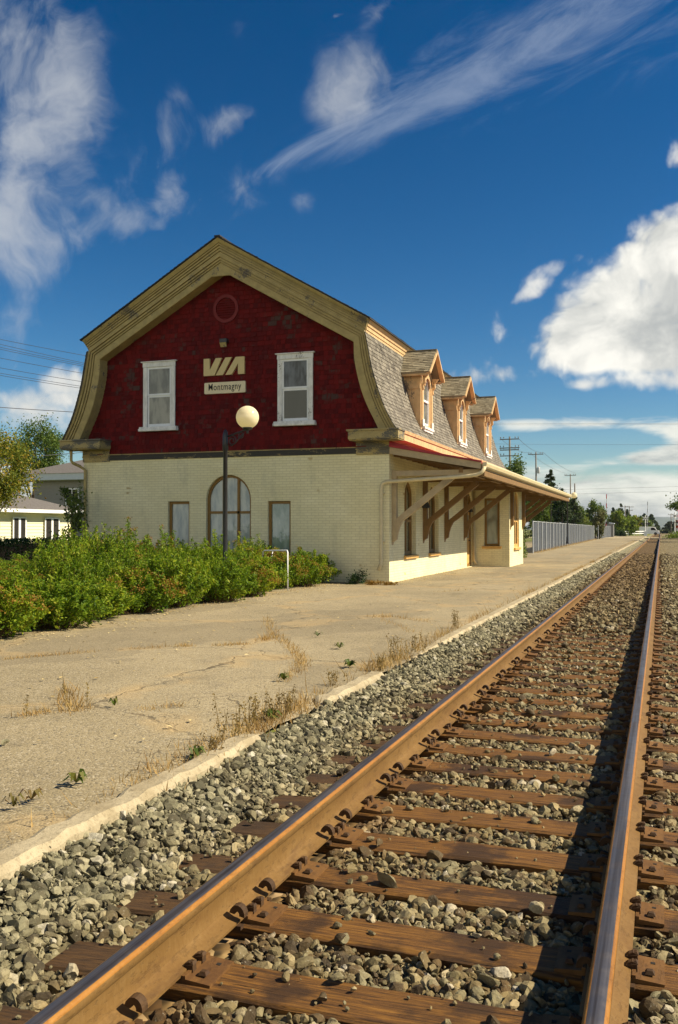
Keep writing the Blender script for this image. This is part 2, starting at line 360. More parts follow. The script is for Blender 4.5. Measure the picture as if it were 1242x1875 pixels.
M['bark'] = mat_plain('bark', (0.10, 0.075, 0.05), 0.9, 0.3, 12.0, (1, 1, .25), bstr=0.6)
M['polewood'] = mat_plain('grey_pole_wood', (0.17, 0.15, 0.12), 0.9, 0.2, 10.0, (1, 1, .1))
M['cable'] = mat_plain('cable', (0.06, 0.062, 0.07), 0.5, 0.1)
M['galv'] = mat_plain('galvanised', (0.42, 0.44, 0.45), 0.45, 0.1, 9.0)

# ================================================================== GROUND, PLATFORM, TRACK BED
GX = [-6000, -600, -60, -20, -2.80, -2.72, 5.5, 7.5, 60, 600, 6000]
GZ = [-0.06, -0.06, -0.06, -0.05, -0.05, -0.34, -0.34, -0.22, -0.2, -0.2, -0.2]
GY = [-60, 0, 30, 90, 180, 400, 1200, 9000]
V = [(x, y, z) for y in GY for x, z in zip(GX, GZ)]
nx = len(GX); F = [(j * nx + i, j * nx + i + 1, (j + 1) * nx + i + 1, (j + 1) * nx + i) for j in range(len(GY) - 1) for i in range(nx - 1)]
m, g = newmat('meadow'); p = pos(g)
c = g.mix(g.ss(g.noise(p, 0.12, 5, .6), .35, .65), (0.10, 0.12, 0.022), (0.20, 0.19, 0.05))
c = g.mix(g.ss(g.noise(p, 3, 4, .6), .3, .7), c, (0.13, 0.15, 0.03))
finish(g, c, 0.95, g.noise(p, 9, 5, .7), 0.8, 0.06); M['meadow'] = m
tag(link('ground', npmesh('ground', V, F, M['meadow'])), 'green and straw-coloured ground around the railway', None, kind='structure')

# asphalt platform
m, g = newmat('old_asphalt'); p = pos(g)
big = g.noise(p, 0.35, 5, .6); mid = g.noise(p, 2.2, 5, .6)
c = g.mix(g.ss(big, .32, .68), (0.25, 0.205, 0.118), (0.335, 0.275, 0.162))
c = g.mix(g.math('MULTIPLY', g.ss(mid, .50, .72), 0.40), c, (0.155, 0.128, 0.085))
vo = g.n('ShaderNodeTexVoronoi', None, Vector=p, Scale=75.0)
wp0 = g.n('ShaderNodeVectorMath', dict(operation='MULTIPLY_ADD'), i0=g.n('ShaderNodeTexNoise', None, Vector=p, Scale=.8, Detail=5.0).outputs['Color'], i1=(1.6, 1.6, 0), i2=p).outputs[0]
sp = g.n('ShaderNodeSeparateColor', None, Color=vo.outputs['Color'])
c = g.mix(g.math('MULTIPLY', g.ss(sp.outputs[0], .78, .92), 0.65), c, (0.46, 0.40, 0.28))
c = g.mix(g.math('MULTIPLY', g.ss(sp.outputs[1], .80, .9), 0.6), c, (0.085, 0.075, 0.055))
grit = g.ss(g.noise(p, 38, 5, .75), .50, .64)
c = g.mix(g.math('MULTIPLY', grit, 0.34), c, (0.12, 0.098, 0.058)); c = g.mix(g.math('MULTIPLY', g.ss(g.noise(p, 26, 4, .7), .60, .68), 0.4), c, (0.42, 0.35, 0.22))
patch = g.n('ShaderNodeTexVoronoi', dict(feature='F1'), Vector=g.map(wp0, scale=(.55, .2, 1)), Scale=1.0); pc = g.n('ShaderNodeSeparateColor', None, Color=patch.outputs['Color']).outputs[0]
c = g.mix(g.math('MULTIPLY', g.ss(pc, .62, .66), 0.30), c, (0.15, 0.125, 0.08))
stain = g.ss(g.noise(g.map(p, scale=(.9, .38, 1)), 1.1, 4, .6), .62, .72)
c = g.mix(g.math('MULTIPLY', stain, 0.38), c, (0.10, 0.085, 0.055))
wp = g.n('ShaderNodeVectorMath', dict(operation='MULTIPLY_ADD'), i0=g.n('ShaderNodeTexNoise', None, Vector=p, Scale=1.7, Detail=5.0).outputs['Color'], i1=(0.9, 0.9, 0), i2=p).outputs[0]
ve = g.n('ShaderNodeTexVoronoi', dict(feature='DISTANCE_TO_EDGE'), Vector=g.map(wp, scale=(1, .7, 1)), Scale=0.36)
crack = g.ss(ve.outputs['Distance'], 0.002, 0.008, 1, 0)
ve2 = g.n('ShaderNodeTexVoronoi', dict(feature='DISTANCE_TO_EDGE'), Vector=wp, Scale=1.6)
crack2 = g.math('MULTIPLY', g.ss(ve2.outputs['Distance'], 0.004, 0.014, 1, 0), g.ss(g.noise(p, .5, 3), .54, .6))
cr = g.math('MAXIMUM', crack, g.math('MULTIPLY', crack2, 0.8))
c = g.mix(g.math('MULTIPLY', cr, g.ss(g.noise(p, 2.3, 4, .6), .40, .62, .12, .8)), c, (0.085, 0.065, 0.038))
sand = g.math('MULTIPLY', g.ss(ve.outputs['Distance'], 0.01, 0.07, 1, 0), g.ss(g.noise(p, 1.3, 4, .6), .42, .6))
c = g.mix(g.math('MULTIPLY', sand, 0.55), c, (0.40, 0.29, 0.14))
h = g.math('ADD', g.math('MULTIPLY', vo.outputs['Distance'], -0.6), g.math('MULTIPLY', cr, -1.2))
h = g.math('ADD', h, g.math('MULTIPLY', mid, 0.8))
finish(g, c, 0.9, h, 0.55, 0.012, 0, 0.25); M['asphalt'] = m
rnd = np.random.default_rng(5)
ys = np.concatenate([np.arange(-4, 30, .5), np.arange(30, 215, 4)]); xs = np.concatenate([[-14.5, -11.5, -9.5], np.arange(-8.5, -2.84, .4), [-2.72]])
ex = rnd.uniform(-.05, .05, len(ys))
V = [(x if i < len(xs) - 1 else x + ex[j], y, (-.02 if i == len(xs) - 1 else 0.012 * math.sin(x * 1.3 + y * .7) * math.sin(y * .41) * min(1, (-2.9 - x) * 2))) for j, y in enumerate(ys) for i, x in enumerate(xs)]
nx = len(xs); F = [(j * nx + i, j * nx + i + 1, (j + 1) * nx + i + 1, (j + 1) * nx + i) for j in range(len(ys) - 1) for i in range(nx - 1)]
tag(link('platform', npmesh('platform', V, F, M['asphalt'], True)), 'cracked asphalt platform beside the track', None, kind='structure')

m, g = newmat('worn_concrete'); p = pos(g)
n1 = g.noise(p, 3.0, 6, .65); n2 = g.noise(p, 28, 5, .7)
c = g.mix(g.ss(n1, .35, .65), (0.30, 0.245, 0.145), (0.43, 0.365, 0.235)); c = g.mix(g.math('MULTIPLY', g.ss(n2, .52, .66), .55), c, (0.19, 0.15, 0.085))
c = g.mix(g.math('MULTIPLY', g.ss(g.noise(p, 90, 3, .6), .6, .68), .5), c, (0.12, 0.10, 0.07))
finish(g, c, .9, g.math('ADD', n1, n2), .8, .012); M['curb'] = m
# broken concrete edging of the platform
def curb(y0, y1, seed):
    rr = np.random.default_rng(seed); yy = np.arange(y0, y1 + .01, .12 if y1 < 40 else 2.0); V = []; F = []
    for j, y in enumerate(yy):
        e = min(1, (y - y0) / .25 + .05, (y1 - y) / .25 + .05) if y1 < 200 else 1
        w = 0.165 * (0.45 + 0.55 * e) + rr.uniform(-.012, .012); b = rr.uniform(-.02, .016) - 0.04 * (1 - e)
        z = 0.03 * e + rr.uniform(-.007, .007) - 0.03 * (1 - e)
        xf = -2.625 + b
        V += [(xf - w, y, -.1), (xf - w, y, z - .012), (xf - w + .03, y, z), (xf - .03, y, z), (xf + rr.uniform(-.006, .006), y, z - .03), (xf + .012, y, -.09), (xf + .02, y, -.32)]
    for j in range(len(yy) - 1):
        for k in range(6): F.append((j * 7 + k, j * 7 + k + 1, (j + 1) * 7 + k + 1, (j + 1) * 7 + k))
    return npmesh('curb', V, F, M['curb'], False)
for i, (a, b, l) in enumerate([(-2, 6.15, 'longest pale concrete edging nearest the photographer'), (7.25, 9.15, 'short middle piece of broken concrete edging between two weedy gaps'), (10.15, 190, 'concrete edging running on past the station to the far crossing')]):
    tag(link('curb', curb(a, b, i)), l, None, kind='structure')

# ballast bed under the stones
m, g = newmat('ballast_bed'); p = pos(g); s = g.n('ShaderNodeSeparateXYZ', None, Vector=p)
def ballast_color(g, p, X, r):
    gr = g.ramp(r, [(0.0, (0.035, 0.032, 0.018)), (0.28, (0.125, 0.116, 0.066)), (0.62, (0.225, 0.208, 0.122)), (0.94, (0.34, 0.305, 0.185)), (1.0, (0.45, 0.42, 0.32))])
    ta = g.ramp(r, [(0.0, (0.03, 0.017, 0.005)), (0.22, (0.115, 0.062, 0.015)), (0.45, (0.18, 0.135, 0.052)), (0.68, (0.18, 0.155, 0.08)), (0.88, (0.28, 0.20, 0.075)), (0.97, (0.36, 0.29, 0.16)), (1.0, (0.42, 0.37, 0.27))])
    ru = g.ramp(r, [(0.0, (0.05, 0.022, 0.005)), (0.6, (0.125, 0.06, 0.013)), (1.0, (0.22, 0.125, 0.04))])
    a = g.ss(X, -2.5, -1.85); wob = g.math('MULTIPLY', g.math('SUBTRACT', g.noise(p, 1.6, 4, .6), .5), 1.2)
    a = g.math('ADD', g.math('MULTIPLY', a, 0.72), wob, True)
    dl = g.math('ABSOLUTE', g.math('ADD', X, 1.69)); rust = g.ss(g.math('ADD', dl, wob), 0.30, 0.02)
    c = g.mix(a, gr, ta)
    return g.mix(g.math('MULTIPLY', rust, 0.75), c, ru)
vo = g.n('ShaderNodeTexVoronoi', None, Vector=g.map(p, scale=(1, .8, 1)), Scale=16.0)
rn = g.n('ShaderNodeSeparateColor', None, Color=vo.outputs['Color'])
c = ballast_color(g, p, s.outputs[0], rn.outputs[0])
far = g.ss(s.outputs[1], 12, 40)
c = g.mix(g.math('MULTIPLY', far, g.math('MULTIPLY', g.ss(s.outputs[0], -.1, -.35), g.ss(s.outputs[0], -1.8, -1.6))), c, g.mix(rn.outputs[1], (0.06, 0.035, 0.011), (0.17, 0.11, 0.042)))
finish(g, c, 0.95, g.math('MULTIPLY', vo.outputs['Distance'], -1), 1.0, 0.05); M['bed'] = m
m, g = newmat('ballast_stone'); p = pos(g); s = g.n('ShaderNodeSeparateXYZ', None, Vector=p)
r = island(g); c = ballast_color(g, p, s.outputs[0], r)
c = g.mix(g.math('MULTIPLY', g.ss(g.noise(p, 42, 6, .7), .46, .60), 0.7), c, g.mix(0.55, c, (0.075, 0.055, 0.028)))
c = g.mix(g.math('MULTIPLY', g.ss(g.noise(p, 75, 5, .7), .60, .68), 0.6), c, (0.40, 0.37, 0.28))
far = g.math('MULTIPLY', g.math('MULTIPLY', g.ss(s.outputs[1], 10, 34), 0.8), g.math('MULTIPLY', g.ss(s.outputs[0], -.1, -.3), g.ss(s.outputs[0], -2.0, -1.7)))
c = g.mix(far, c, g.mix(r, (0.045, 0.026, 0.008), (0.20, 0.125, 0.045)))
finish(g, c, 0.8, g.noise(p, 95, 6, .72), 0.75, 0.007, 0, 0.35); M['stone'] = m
TIE0, TSP, NTIE = 1.99, 0.53, 92
def bedz(X):
    return np.interp(X, [-2.64, -2.36, -2.1, -1.7, -0.2, .4, 2.0, 5.6], [-0.045, -.15, -.207, -.209, -.209, -.195, -.19, -.30])
rnd = np.random.default_rng(2)
xs = np.array([-2.64, -2.5, -2.3, -2.1, -1.7, -1.2, -.7, -.2, .4, 1.2, 2.0, 3.5, 5.6]); ys = np.concatenate([np.arange(-3, 50, 1.), np.arange(50, 900, 15)])
V = [(x, y, float(bedz(x)) + (0.02 if y > 45 else 0) + (rnd.uniform(-.012, .012) if -2.6 < x < 5.5 else 0)) for y in ys for x in xs]; nx = len(xs)
F = [(j * nx + i, j * nx + i + 1, (j + 1) * nx + i + 1, (j + 1) * nx + i) for j in range(len(ys) - 1) for i in range(nx - 1)]
tag(link('ballast', npmesh('ballast', V, F, M['bed'], True)), 'gravel bed of the railway track', None, kind='structure')

def stone_kinds(n, sub, seed):
    rr = np.random.default_rng(seed); t = (1 + 5 ** .5) / 2
    v = np.array([(-1, t, 0), (1, t, 0), (-1, -t, 0), (1, -t, 0), (0, -1, t), (0, 1, t), (0, -1, -t), (0, 1, -t), (t, 0, -1), (t, 0, 1), (-t, 0, -1), (-t, 0, 1)], float)
    f = [(0, 11, 5), (0, 5, 1), (0, 1, 7), (0, 7, 10), (0, 10, 11), (1, 5, 9), (5, 11, 4), (11, 10, 2), (10, 7, 6), (7, 1, 8), (3, 9, 4), (3, 4, 2), (3, 2, 6), (3, 6, 8), (3, 8, 9), (4, 9, 5), (2, 4, 11), (6, 2, 10), (8, 6, 7), (9, 8, 1)]
    v /= np.linalg.norm(v, axis=1)[:, None]
    for _ in range(sub):
        v = list(map(tuple, v)); cache = {}; nf = []
        def mid(a, b):
            k = (min(a, b), max(a, b))
            if k not in cache:
                q = (np.array(v[a]) + np.array(v[b])); q /= np.linalg.norm(q); v.append(tuple(q)); cache[k] = len(v) - 1
            return cache[k]
        for a, b, c in f:
            x, y, z = mid(a, b), mid(b, c), mid(c, a); nf += [(a, x, z), (b, y, x), (c, z, y), (x, y, z)]
        f = nf; v = np.array(v)
    out = []
    for _ in range(n):
        w = v.copy()
        for _ in range(6):                                    # planes that chip flat faces off the pebble
            d = rr.normal(size=3); d /= np.linalg.norm(d); h = rr.uniform(.28, .72); q = w @ d; k = q > h
            w[k] -= np.outer(q[k] - h, d)
        w *= rr.uniform(.6, 1.3, 3) * 1.12; w += rr.normal(0, .035, w.shape); out.append(w)
    return out, np.array(f)
def scatter(pts, size, kinds, f, rr):
    n = len(pts); q = rr.normal(size=(n, 4)); q /= np.linalg.norm(q, axis=1)[:, None]; a, b, c, d = q.T
    Rm = np.stack([np.stack([1 - 2 * (c * c + d * d), 2 * (b * c - a * d), 2 * (b * d + a * c)], -1), np.stack([2 * (b * c + a * d), 1 - 2 * (b * b + d * d), 2 * (c * d - a * b)], -1),
                   np.stack([2 * (b * d - a * c), 2 * (c * d + a * b), 1 - 2 * (b * b + c * c)], -1)], 1)
    K = np.stack(kinds)[rr.integers(0, len(kinds), n)]
    Vv = np.einsum('nij,nkj->nki', Rm, K) * size[:, None, None]; Vv[:, :, 2] *= 0.85
    Vv += pts[:, None, :]; k = K.shape[1]
    Ff = (f[None] + (np.arange(n) * k)[:, None, None]).reshape(-1, 3)
    return Vv.reshape(-1, 3), Ff
def stones(y0, y1, x0, x1, dens, sz, sub, seed, overties=0.0):
    rr = np.random.default_rng(seed); n = int((y1 - y0) * (x1 - x0) * dens)
    X = rr.uniform(x0, x1, n); Y = rr.uniform(y0, y1, n)
    ph = (Y - TIE0) / TSP; dt = np.abs(ph - np.round(ph)) * TSP
    ontie = (dt < .125) & (X > -2.22) & (X < .35); r = rr.uniform(size=n)
    keep = ~ontie | (r < overties)
    keep &= ~(ontie & (r > overties * .6) & (sz < .02)); keep &= ~((np.abs(X + 1.695) < .085) | (np.abs(X + .187) < .085))
    keep &= ~(ontie & ((np.abs(X + 1.695) < .2) | (np.abs(X + .187) < .2)))
    X, Y, ontie = X[keep], Y[keep], ontie[keep]; n = len(X)
    size = sz * rr.lognormal(-.05, .38, n); size = np.clip(size, sz * .35, sz * 2.0)
    Z = bedz(X) + rr.uniform(-.012, .038, n)
    Z = np.where(ontie, -.155 + size * .45, Z)
    nr = (np.abs(X + 1.695) < .14) | (np.abs(X + .187) < .14); Z = np.where(nr, Z - .03, Z)
    return scatter(np.stack([X, Y, Z], 1), size, *stone_kinds(30, sub, seed + 50), rr)
parts = [stones(1.2, 7.5, -2.66, .9, 2300, .0215, 1, 1, .010), stones(1.2, 7.5, -2.66, .9, 2500, .009, 0, 6, .03), stones(7.5, 15, -2.66, 1.2, 1900, .0225, 0, 2, .06), stones(15, 30, -2.66, 1.6, 1000, .030, 0, 3, .45), stones(30, 62, -2.66, 2.4, 420, .042, 0, 4, .9)]
Vs = []; Fs = []; off = 0
for v_, f_ in parts: Vs.append(v_); Fs.append(f_ + off); off += len(v_)
tag(link('ballast_stones', npmesh('ballast_stones', np.concatenate(Vs), np.concatenate(Fs), M['stone'])), 'crushed grey and rust-brown ballast stones around the ties', 'ballast', kind='stuff')

# ================================================================== TIES, PLATES, RAILS
m, g = newmat('tie_wood'); o = objco(g); rd = g.n('ShaderNodeObjectInfo').outputs['Random']
v = g.n('ShaderNodeVectorMath', dict(operation='MULTIPLY_ADD'), i0=rd, i1=(37., 11., 5.), i2=o).outputs[0]
gr = g.noise(g.map(v, scale=(1.6, 26, 26)), 3.0, 8, .72, 2, .5); pat = g.noise(v, 2.4, 5, .6)
c = g.ramp(gr, [(0.30, (0.016, 0.007, 0.002)), (0.46, (0.10, 0.044, 0.009)), (0.58, (0.19, 0.086, 0.014)), (0.74, (0.29, 0.142, 0.026))])
c = g.mix(g.math('MULTIPLY', g.ss(pat, .50, .62), 0.8), c, (0.026, 0.012, 0.004))
sx = g.n('ShaderNodeSeparateXYZ', None, Vector=o).outputs[0]
c = g.mix(g.math('MULTIPLY', g.ss(sx, -0.78, -0.95), 0.72), c, g.mix(gr, (0.014, 0.008, 0.004), (0.085, 0.052, 0.026)))
ck = g.ss(g.noise(g.map(v, scale=(.8, 20, 9)), 2.2, 5, .6, 2, .6), .66, .70)
c = g.mix(ck, c, (0.008, 0.005, 0.003))
h = g.math('SUBTRACT', gr, g.math('MULTIPLY', ck, 1.6))
finish(g, c, 0.7, h, 0.8, 0.012, 0, 0.3); M['tie'] = m
def mat_rust(name, a, b, c3, rough=.75, spec=.3):
    m, g = newmat(name); o = pos(g)
    n1 = g.noise(g.map(o, scale=(1, .5, 1.6)), 5.0, 6, .65); n2 = g.noise(g.map(o, scale=(1, 1, .5)), 60, 4, .6)
    c = g.ramp(g.math('ADD', g.math('MULTIPLY', n1, .65), g.math('MULTIPLY', n2, .35)), [(0.3, a), (0.52, b), (0.72, c3)])
    fl = g.ss(g.noise(g.map(o, scale=(1, .35, 1)), 34, 6, .7), .54, .62); c = g.mix(g.math('MULTIPLY', fl, .28), c, tuple(x * .42 for x in a))
    gr_ = g.ss(g.noise(g.map(o, (7, 3, 1), (0, 0, 0), (1, .25, 1.5)), 7, 4, .6), .58, .70); c = g.mix(g.math('MULTIPLY', gr_, .4), c, (0.05, 0.02, 0.008))
    finish(g, c, rough, g.math('ADD', n2, g.math('MULTIPLY', fl, -.8)), .4, .003, 0, spec); return m
M['rust'] = mat_rust('rail_rust', (0.12, 0.060, 0.014), (0.16, 0.088, 0.023), (0.205, 0.122, 0.04), .7)
M['rustedge'] = mat_rust('rail_rust_edge', (0.22, 0.09, 0.012), (0.28, 0.12, 0.018), (0.34, 0.165, 0.032), .5)
M['plate'] = mat_rust('plate_rust', (0.08, 0.036, 0.010), (0.145, 0.07, 0.018), (0.19, 0.098, 0.03))
M['spike'] = mat_rust('spike_rust', (0.03, 0.016, 0.007), (0.06, 0.031, 0.011), (0.10, 0.052, 0.018))
m, g = newmat('polished_steel'); o = pos(g)
n1 = g.noise(g.map(o, scale=(60, .6, 1)), 1.0, 5, .6)
n3 = g.noise(o, 9, 4, .6)
finish(g, g.mix(g.ss(n1, .3, .7), (0.10, 0.08, 0.07), (0.23, 0.21, 0.205)), g.ss(n3, .3, .7,   .38, .54), n1, .05, .001, .85, .4); M['steel'] = m

RAILC = (-1.695, -0.187)
def rail_profile():                                        # half outline of a heavy rail, foot at z=0
    h = [(0.076, 0.0), (0.076, 0.011), (0.035, 0.024), (0.014, 0.036), (0.009, 0.055), (0.009, 0.105), (0.013, 0.128), (0.030, 0.136), (0.0355, 0.142), (0.037, 0.170), (0.033, 0.179), (0.025, 0.1835), (0.012, 0.1855)]
    return h + [(-x, z) for x, z in reversed(h)]
prof = rail_profile(); steel_seg = {11, 12, 13}; edge_seg = {9, 10, 14, 15}
for i, rx in enumerate(RAILC):
    yy = list(np.arange(-3, 40, 1.0)) + [50, 70, 100, 150, 220, 330, 480, 700]; mb = MB(); n = len(prof)
    vs = [(rx + px, y, -0.1355 + pz) for y in yy for px, pz in prof]
    mb.add(vs, [])
    for j in range(len(yy) - 1):
        for k in range(n):
            mb.f.append((j * n + k, j * n + (k + 1) % n, (j + 1) * n + (k + 1) % n, (j + 1) * n + k)); mb.m.append(1 if k in steel_seg else (2 if k in edge_seg else 0))
    r_ = mb.build_own('rail', [M['rust'], M['steel'], M['rustedge']], ['rusty steel rail on the platform side of the track', 'rusty steel rail farther from the platform with a polished grey top'][i], 'rail', (rx, 0, -0.1355), 'rails of the track', True)
    mod = r_.modifiers.new('edge', 'EDGE_SPLIT'); mod.split_angle = R(40)
    # hooked anchors that grip the foot either side of every second tie
    for t in range(0, 40):
        if t % 2 == 0: continue
        for sgn in (-1, 1):
            y = TIE0 + t * TSP + sgn * 0.142; mb = MB()
            for sd in ((1,) if i == 0 else (-1,)):
                arc = [(rx + sd * (0.074 - 0.034 * math.cos(a)) , -0.098 + 0.040 * math.sin(a)) for a in np.linspace(0.2, 3.3, 9)]
                arc2 = [(rx + sd * (0.074 - 0.011 * math.cos(a)), -0.098 + 0.016 * math.sin(a)) for a in np.linspace(3.3, 0.2, 9)]
                mb.prism(arc + arc2, 'Y', y - .018, y + .018)
            mb.bar((rx - .09, y, -.150), (rx + .09, y, -.150), .03, .016)
            mb.build('rail_anchor', M['spike'], r_)

def tie_mesh(seed):
    rr = random.Random(seed); mb = MB(); x0, x1 = -1.28 + rr.uniform(-.03, .03), 1.28; w = .115 + rr.uniform(-.006, .008)
    xs = np.linspace(x0, x1, 9)
    vs = []
    for k, x in enumerate(xs):
        j = lambda a: rr.uniform(-a, a)
        dz = j(.004) - (0.012 if k in (0, 8) else 0)
        vs += [(x, -w + j(.004), -.17), (x, -w + j(.006), -.012 + dz), (x, -w + .014 + j(.004), dz), (x, w - .014 + j(.004), dz), (x, w + j(.006), -.012 + dz), (x, w + j(.004), -.17)]
    fs = [(a * 6 + b, a * 6 + b + 1, (a + 1) * 6 + b + 1, (a + 1) * 6 + b) for a in range(8) for b in range(5)]
    fs += [(5, 4, 3, 2, 1, 0), tuple(48 + b for b in range(6))]
    mb.add(vs, fs); me = bpy.data.meshes.new('railway_tie'); me.from_pydata(mb.v, [], mb.f); me.materials.append(M['tie']); me.update(); return me
tmesh = [tie_mesh(s) for s in range(7)]
def plate_mesh(sgn):
    mb = MB()                                              # tapered plate with raised shoulders
    for sd in (-1, 1):
        xa, xb = sd * .080, sd * .190
        za, zb = .020, .012
        y0, y1 = -.098, .098
        mb.add([(xa, y0, 0), (xb, y0, 0), (xb, y1, 0), (xa, y1, 0), (xa, y0, za), (xb, y0, zb), (xb, y1, zb), (xa, y1, za)],
               [(0, 3, 2, 1), (4, 5, 6, 7), (0, 1, 5, 4), (1, 2, 6, 5), (2, 3, 7, 6), (3, 0, 4, 7)] if sd > 0 else [(0, 1, 2, 3), (7, 6, 5, 4), (4, 5, 1, 0), (5, 6, 2, 1), (6, 7, 3, 2), (7, 4, 0, 3)])
        mb.box(min(sd * .079, sd * .093), max(sd * .079, sd * .093), -.0975, .0975, .0195, .030)
        mb.box(sd * .150 - .008, sd * .150 + .008, .045, .061, .010, .0165, 1)
    mb.box(-.0795, .0795, -.098, .098, .001, .0185)
    me = bpy.data.meshes.new('tie_plate'); me.from_pydata(mb.v, [], mb.f); me.materials.append(M['plate']); me.materials.append(M['dark_inside']); me.polygons.foreach_set('material_index', mb.m); me.update(); return me
pmesh = plate_mesh(1)
def spike_mesh(kind):
    mb = MB()
    if kind == 0:                                          # hook over the rail foot, head pointing to +x
        pr = [(-.014, 0), (.008, 0), (.010, .012), (.030, .010), (.028, .020), (.004, .034), (-.012, .030)]
        mb.prism(pr, 'Y', -.014, .014)
        mb.add([(-.016, -.017, .026), (.028, -.017, .018), (.028, .017, .018), (-.016, .017, .026), (-.010, -.010, .036), (.018, -.010, .029), (.018, .010, .029), (-.010, .010, .036)],
               [(0, 3, 2, 1), (4, 5, 6, 7), (0, 1, 5, 4), (1, 2, 6, 5), (2, 3, 7, 6), (3, 0, 4, 7)])
    else:
        mb.box(-.009, .009, -.009, .009, 0, .012); mb.add([(-.017, -.017, .010), (.017, -.017, .010), (.017, .017, .010), (-.017, .017, .010), (-.01, -.01, .022), (.01, -.01, .022), (.01, .01, .022), (-.01, .01, .022)],
            [(0, 3, 2, 1), (4, 5, 6, 7), (0, 1, 5, 4), (1, 2, 6, 5), (2, 3, 7, 6), (3, 0, 4, 7)])
    me = bpy.data.meshes.new('spike'); me.from_pydata(mb.v, [], mb.f); me.materials.append(M['spike']); me.update(); return me
smesh = [spike_mesh(0), spike_mesh(1)]
def ordinal(n):
    return f"{n}{'th' if 10 <= n % 100 <= 20 else {1: 'st', 2: 'nd', 3: 'rd'}.get(n % 10, 'th')}"
rr = random.Random(9)
TCX = (RAILC[0] + RAILC[1]) / 2
for t in range(NTIE):
    y = TIE0 + t * TSP
    o = link('railway_tie', tmesh[t % 7], None, (TCX + rr.uniform(-.025, .025), y + rr.uniform(-.012, .012), -.155 + rr.uniform(-.004, .002)))
    o.rotation_euler.z = R(rr.uniform(-.5, .5))
    tag(o, f'dark brown wooden tie under both rails, {ordinal(t + 1)} up from the bottom edge of the photo', 'railway tie', 'wooden ties under the rails')
    for i, rx in enumerate(RAILC if y < 24 else ()):
        p_ = link('tie_plate', pmesh, o, (rx - o.location.x, 0, .0005)); p_.rotation_euler.z = -o.rotation_euler.z
        if y < 11.5:
            for sd in (1, -1):
                for yy in (-.035, .04):
                    s_ = link('spike', smesh[0], p_, (sd * .084, yy * sd, .022)); s_.rotation_euler.z = math.pi if sd > 0 else 0
                s_ = link('spike', smesh[1], p_, (sd * .140, -.045, .012))

# crossing road far down the line
mb = MB(); mb.box(-60, -2.9, 158, 166, -.2, .03); mb.box(-2.9, -1.80, 158, 166, -.2, .045); mb.box(-1.58, -.30, 158, 166, -.2, .045); mb.box(-.07, 60, 158, 166, -.2, .03)
tag(mb.build('road', M['concrete']), 'pale road crossing the track in the distance', None, kind='structure')

# ================================================================== STATION BUILDING
CX, YG, YF, YE, YB = -11.76, 24.13, 23.48, 42.05, 41.45       # centre line, brick front, rake front, roof end, back wall
HW = 4.83                                                       # half width of the brick walls
XS = CX + HW                                                    # track-side wall
st = thing('station_building', 'old cream brick railway station with dark red shingled gable and curved mansard roof', 'station', (CX, YG, 0))

def wall_holes(mb, outer, holes, P, N, depth, mi=0, mr=0):
    """flat wall with openings; P maps (u,v) to a point, N points out of the wall; reveals go 'depth' inwards"""
    N = Vector(N); polys = [[Vector((u, v, 0)) for u, v in outer]] + [[Vector((u, v, 0)) for u, v in h] for h in holes]
    flat = [p for q in polys for p in q]
    tri = tessellate_polygon(polys); vs = [P(p.x, p.y) for p in flat]; fs = []
    for t in tri:
        a, b, c = (Vector(vs[i]) for i in t)
        fs.append(t if (b - a).cross(c - a).dot(N) > 0 else t[::-1])
    mb.add(vs, fs, mi)
    for h in holes:
        n = len(h); a = [Vector(P(u, v)) for u, v in h]; b = [p - N * depth for p in a]
        mb.add(a + b, [(i, (i + 1) % n, n + (i + 1) % n, n + i) for i in range(n)], mr)
def arch(u0, u1, v0, vtop, n=14, rise=None):
    """opening with a round or flatter head"""
    r = (u1 - u0) / 2; h = rise or r; c = (u0 + u1) / 2
    return [(u0, v0), (u1, v0)] + [(c + r * math.cos(a), vtop - h + h * math.sin(a)) for a in np.linspace(0, math.pi, n)]
def rect(u0, u1, v0, v1): return [(u0, v0), (u1, v0), (u1, v1), (u0, v1)]
def shrink(poly, d):
    n = len(poly); area = sum(poly[i][0] * poly[(i + 1) % n][1] - poly[(i + 1) % n][0] * poly[i][1] for i in range(n)); sg = 1 if area > 0 else -1
    out = []
    for i in range(n):
        p0, p1, p2 = (Vector((*poly[k % n], )) for k in (i - 1, i, i + 1)); e1 = (p1 - p0).normalized(); e2 = (p2 - p1).normalized()
        n1 = Vector((-e1.y, e1.x)) * sg; n2 = Vector((-e2.y, e2.x)) * sg; k = n1 + n2; l = k.length_squared
        out.append(tuple(p1 + k * (2 * d / l if l > .3 else d)))
    return out
def frame_ring(mb, poly, d, P, N, y0, thick, mi=0):
    """frame following an opening: ring of width d, front face y0 inside the wall face"""
    N = Vector(N); q = shrink(poly, d); n = len(poly)
    A = [Vector(P(*p)) - N * y0 for p in poly]; B = [Vector(P(*p)) - N * y0 for p in q]; C_ = [b - N * thick for b in B]
    mb.add(A + B, [(i, (i + 1) % n, n + (i + 1) % n, n + i) for i in range(n)], mi)
    mb.add(B + C_, [(i, (i + 1) % n, n + (i + 1) % n, n + i) for i in range(n)], mi); return q
def pane(poly, P, N, y0, mat, parent):
    N = Vector(N); mb = MB(); vs = [Vector(P(*p)) - N * y0 for p in poly]
    tri = tessellate_polygon([[Vector((u, v, 0)) for u, v in poly]]); fs = []
    for t in tri:
        a, b, c = (vs[i] for i in t); fs.append(t if (b - a).cross(c - a).dot(N) > 0 else t[::-1])
    mb.add(vs, fs); return mb.build('pane', mat, parent)

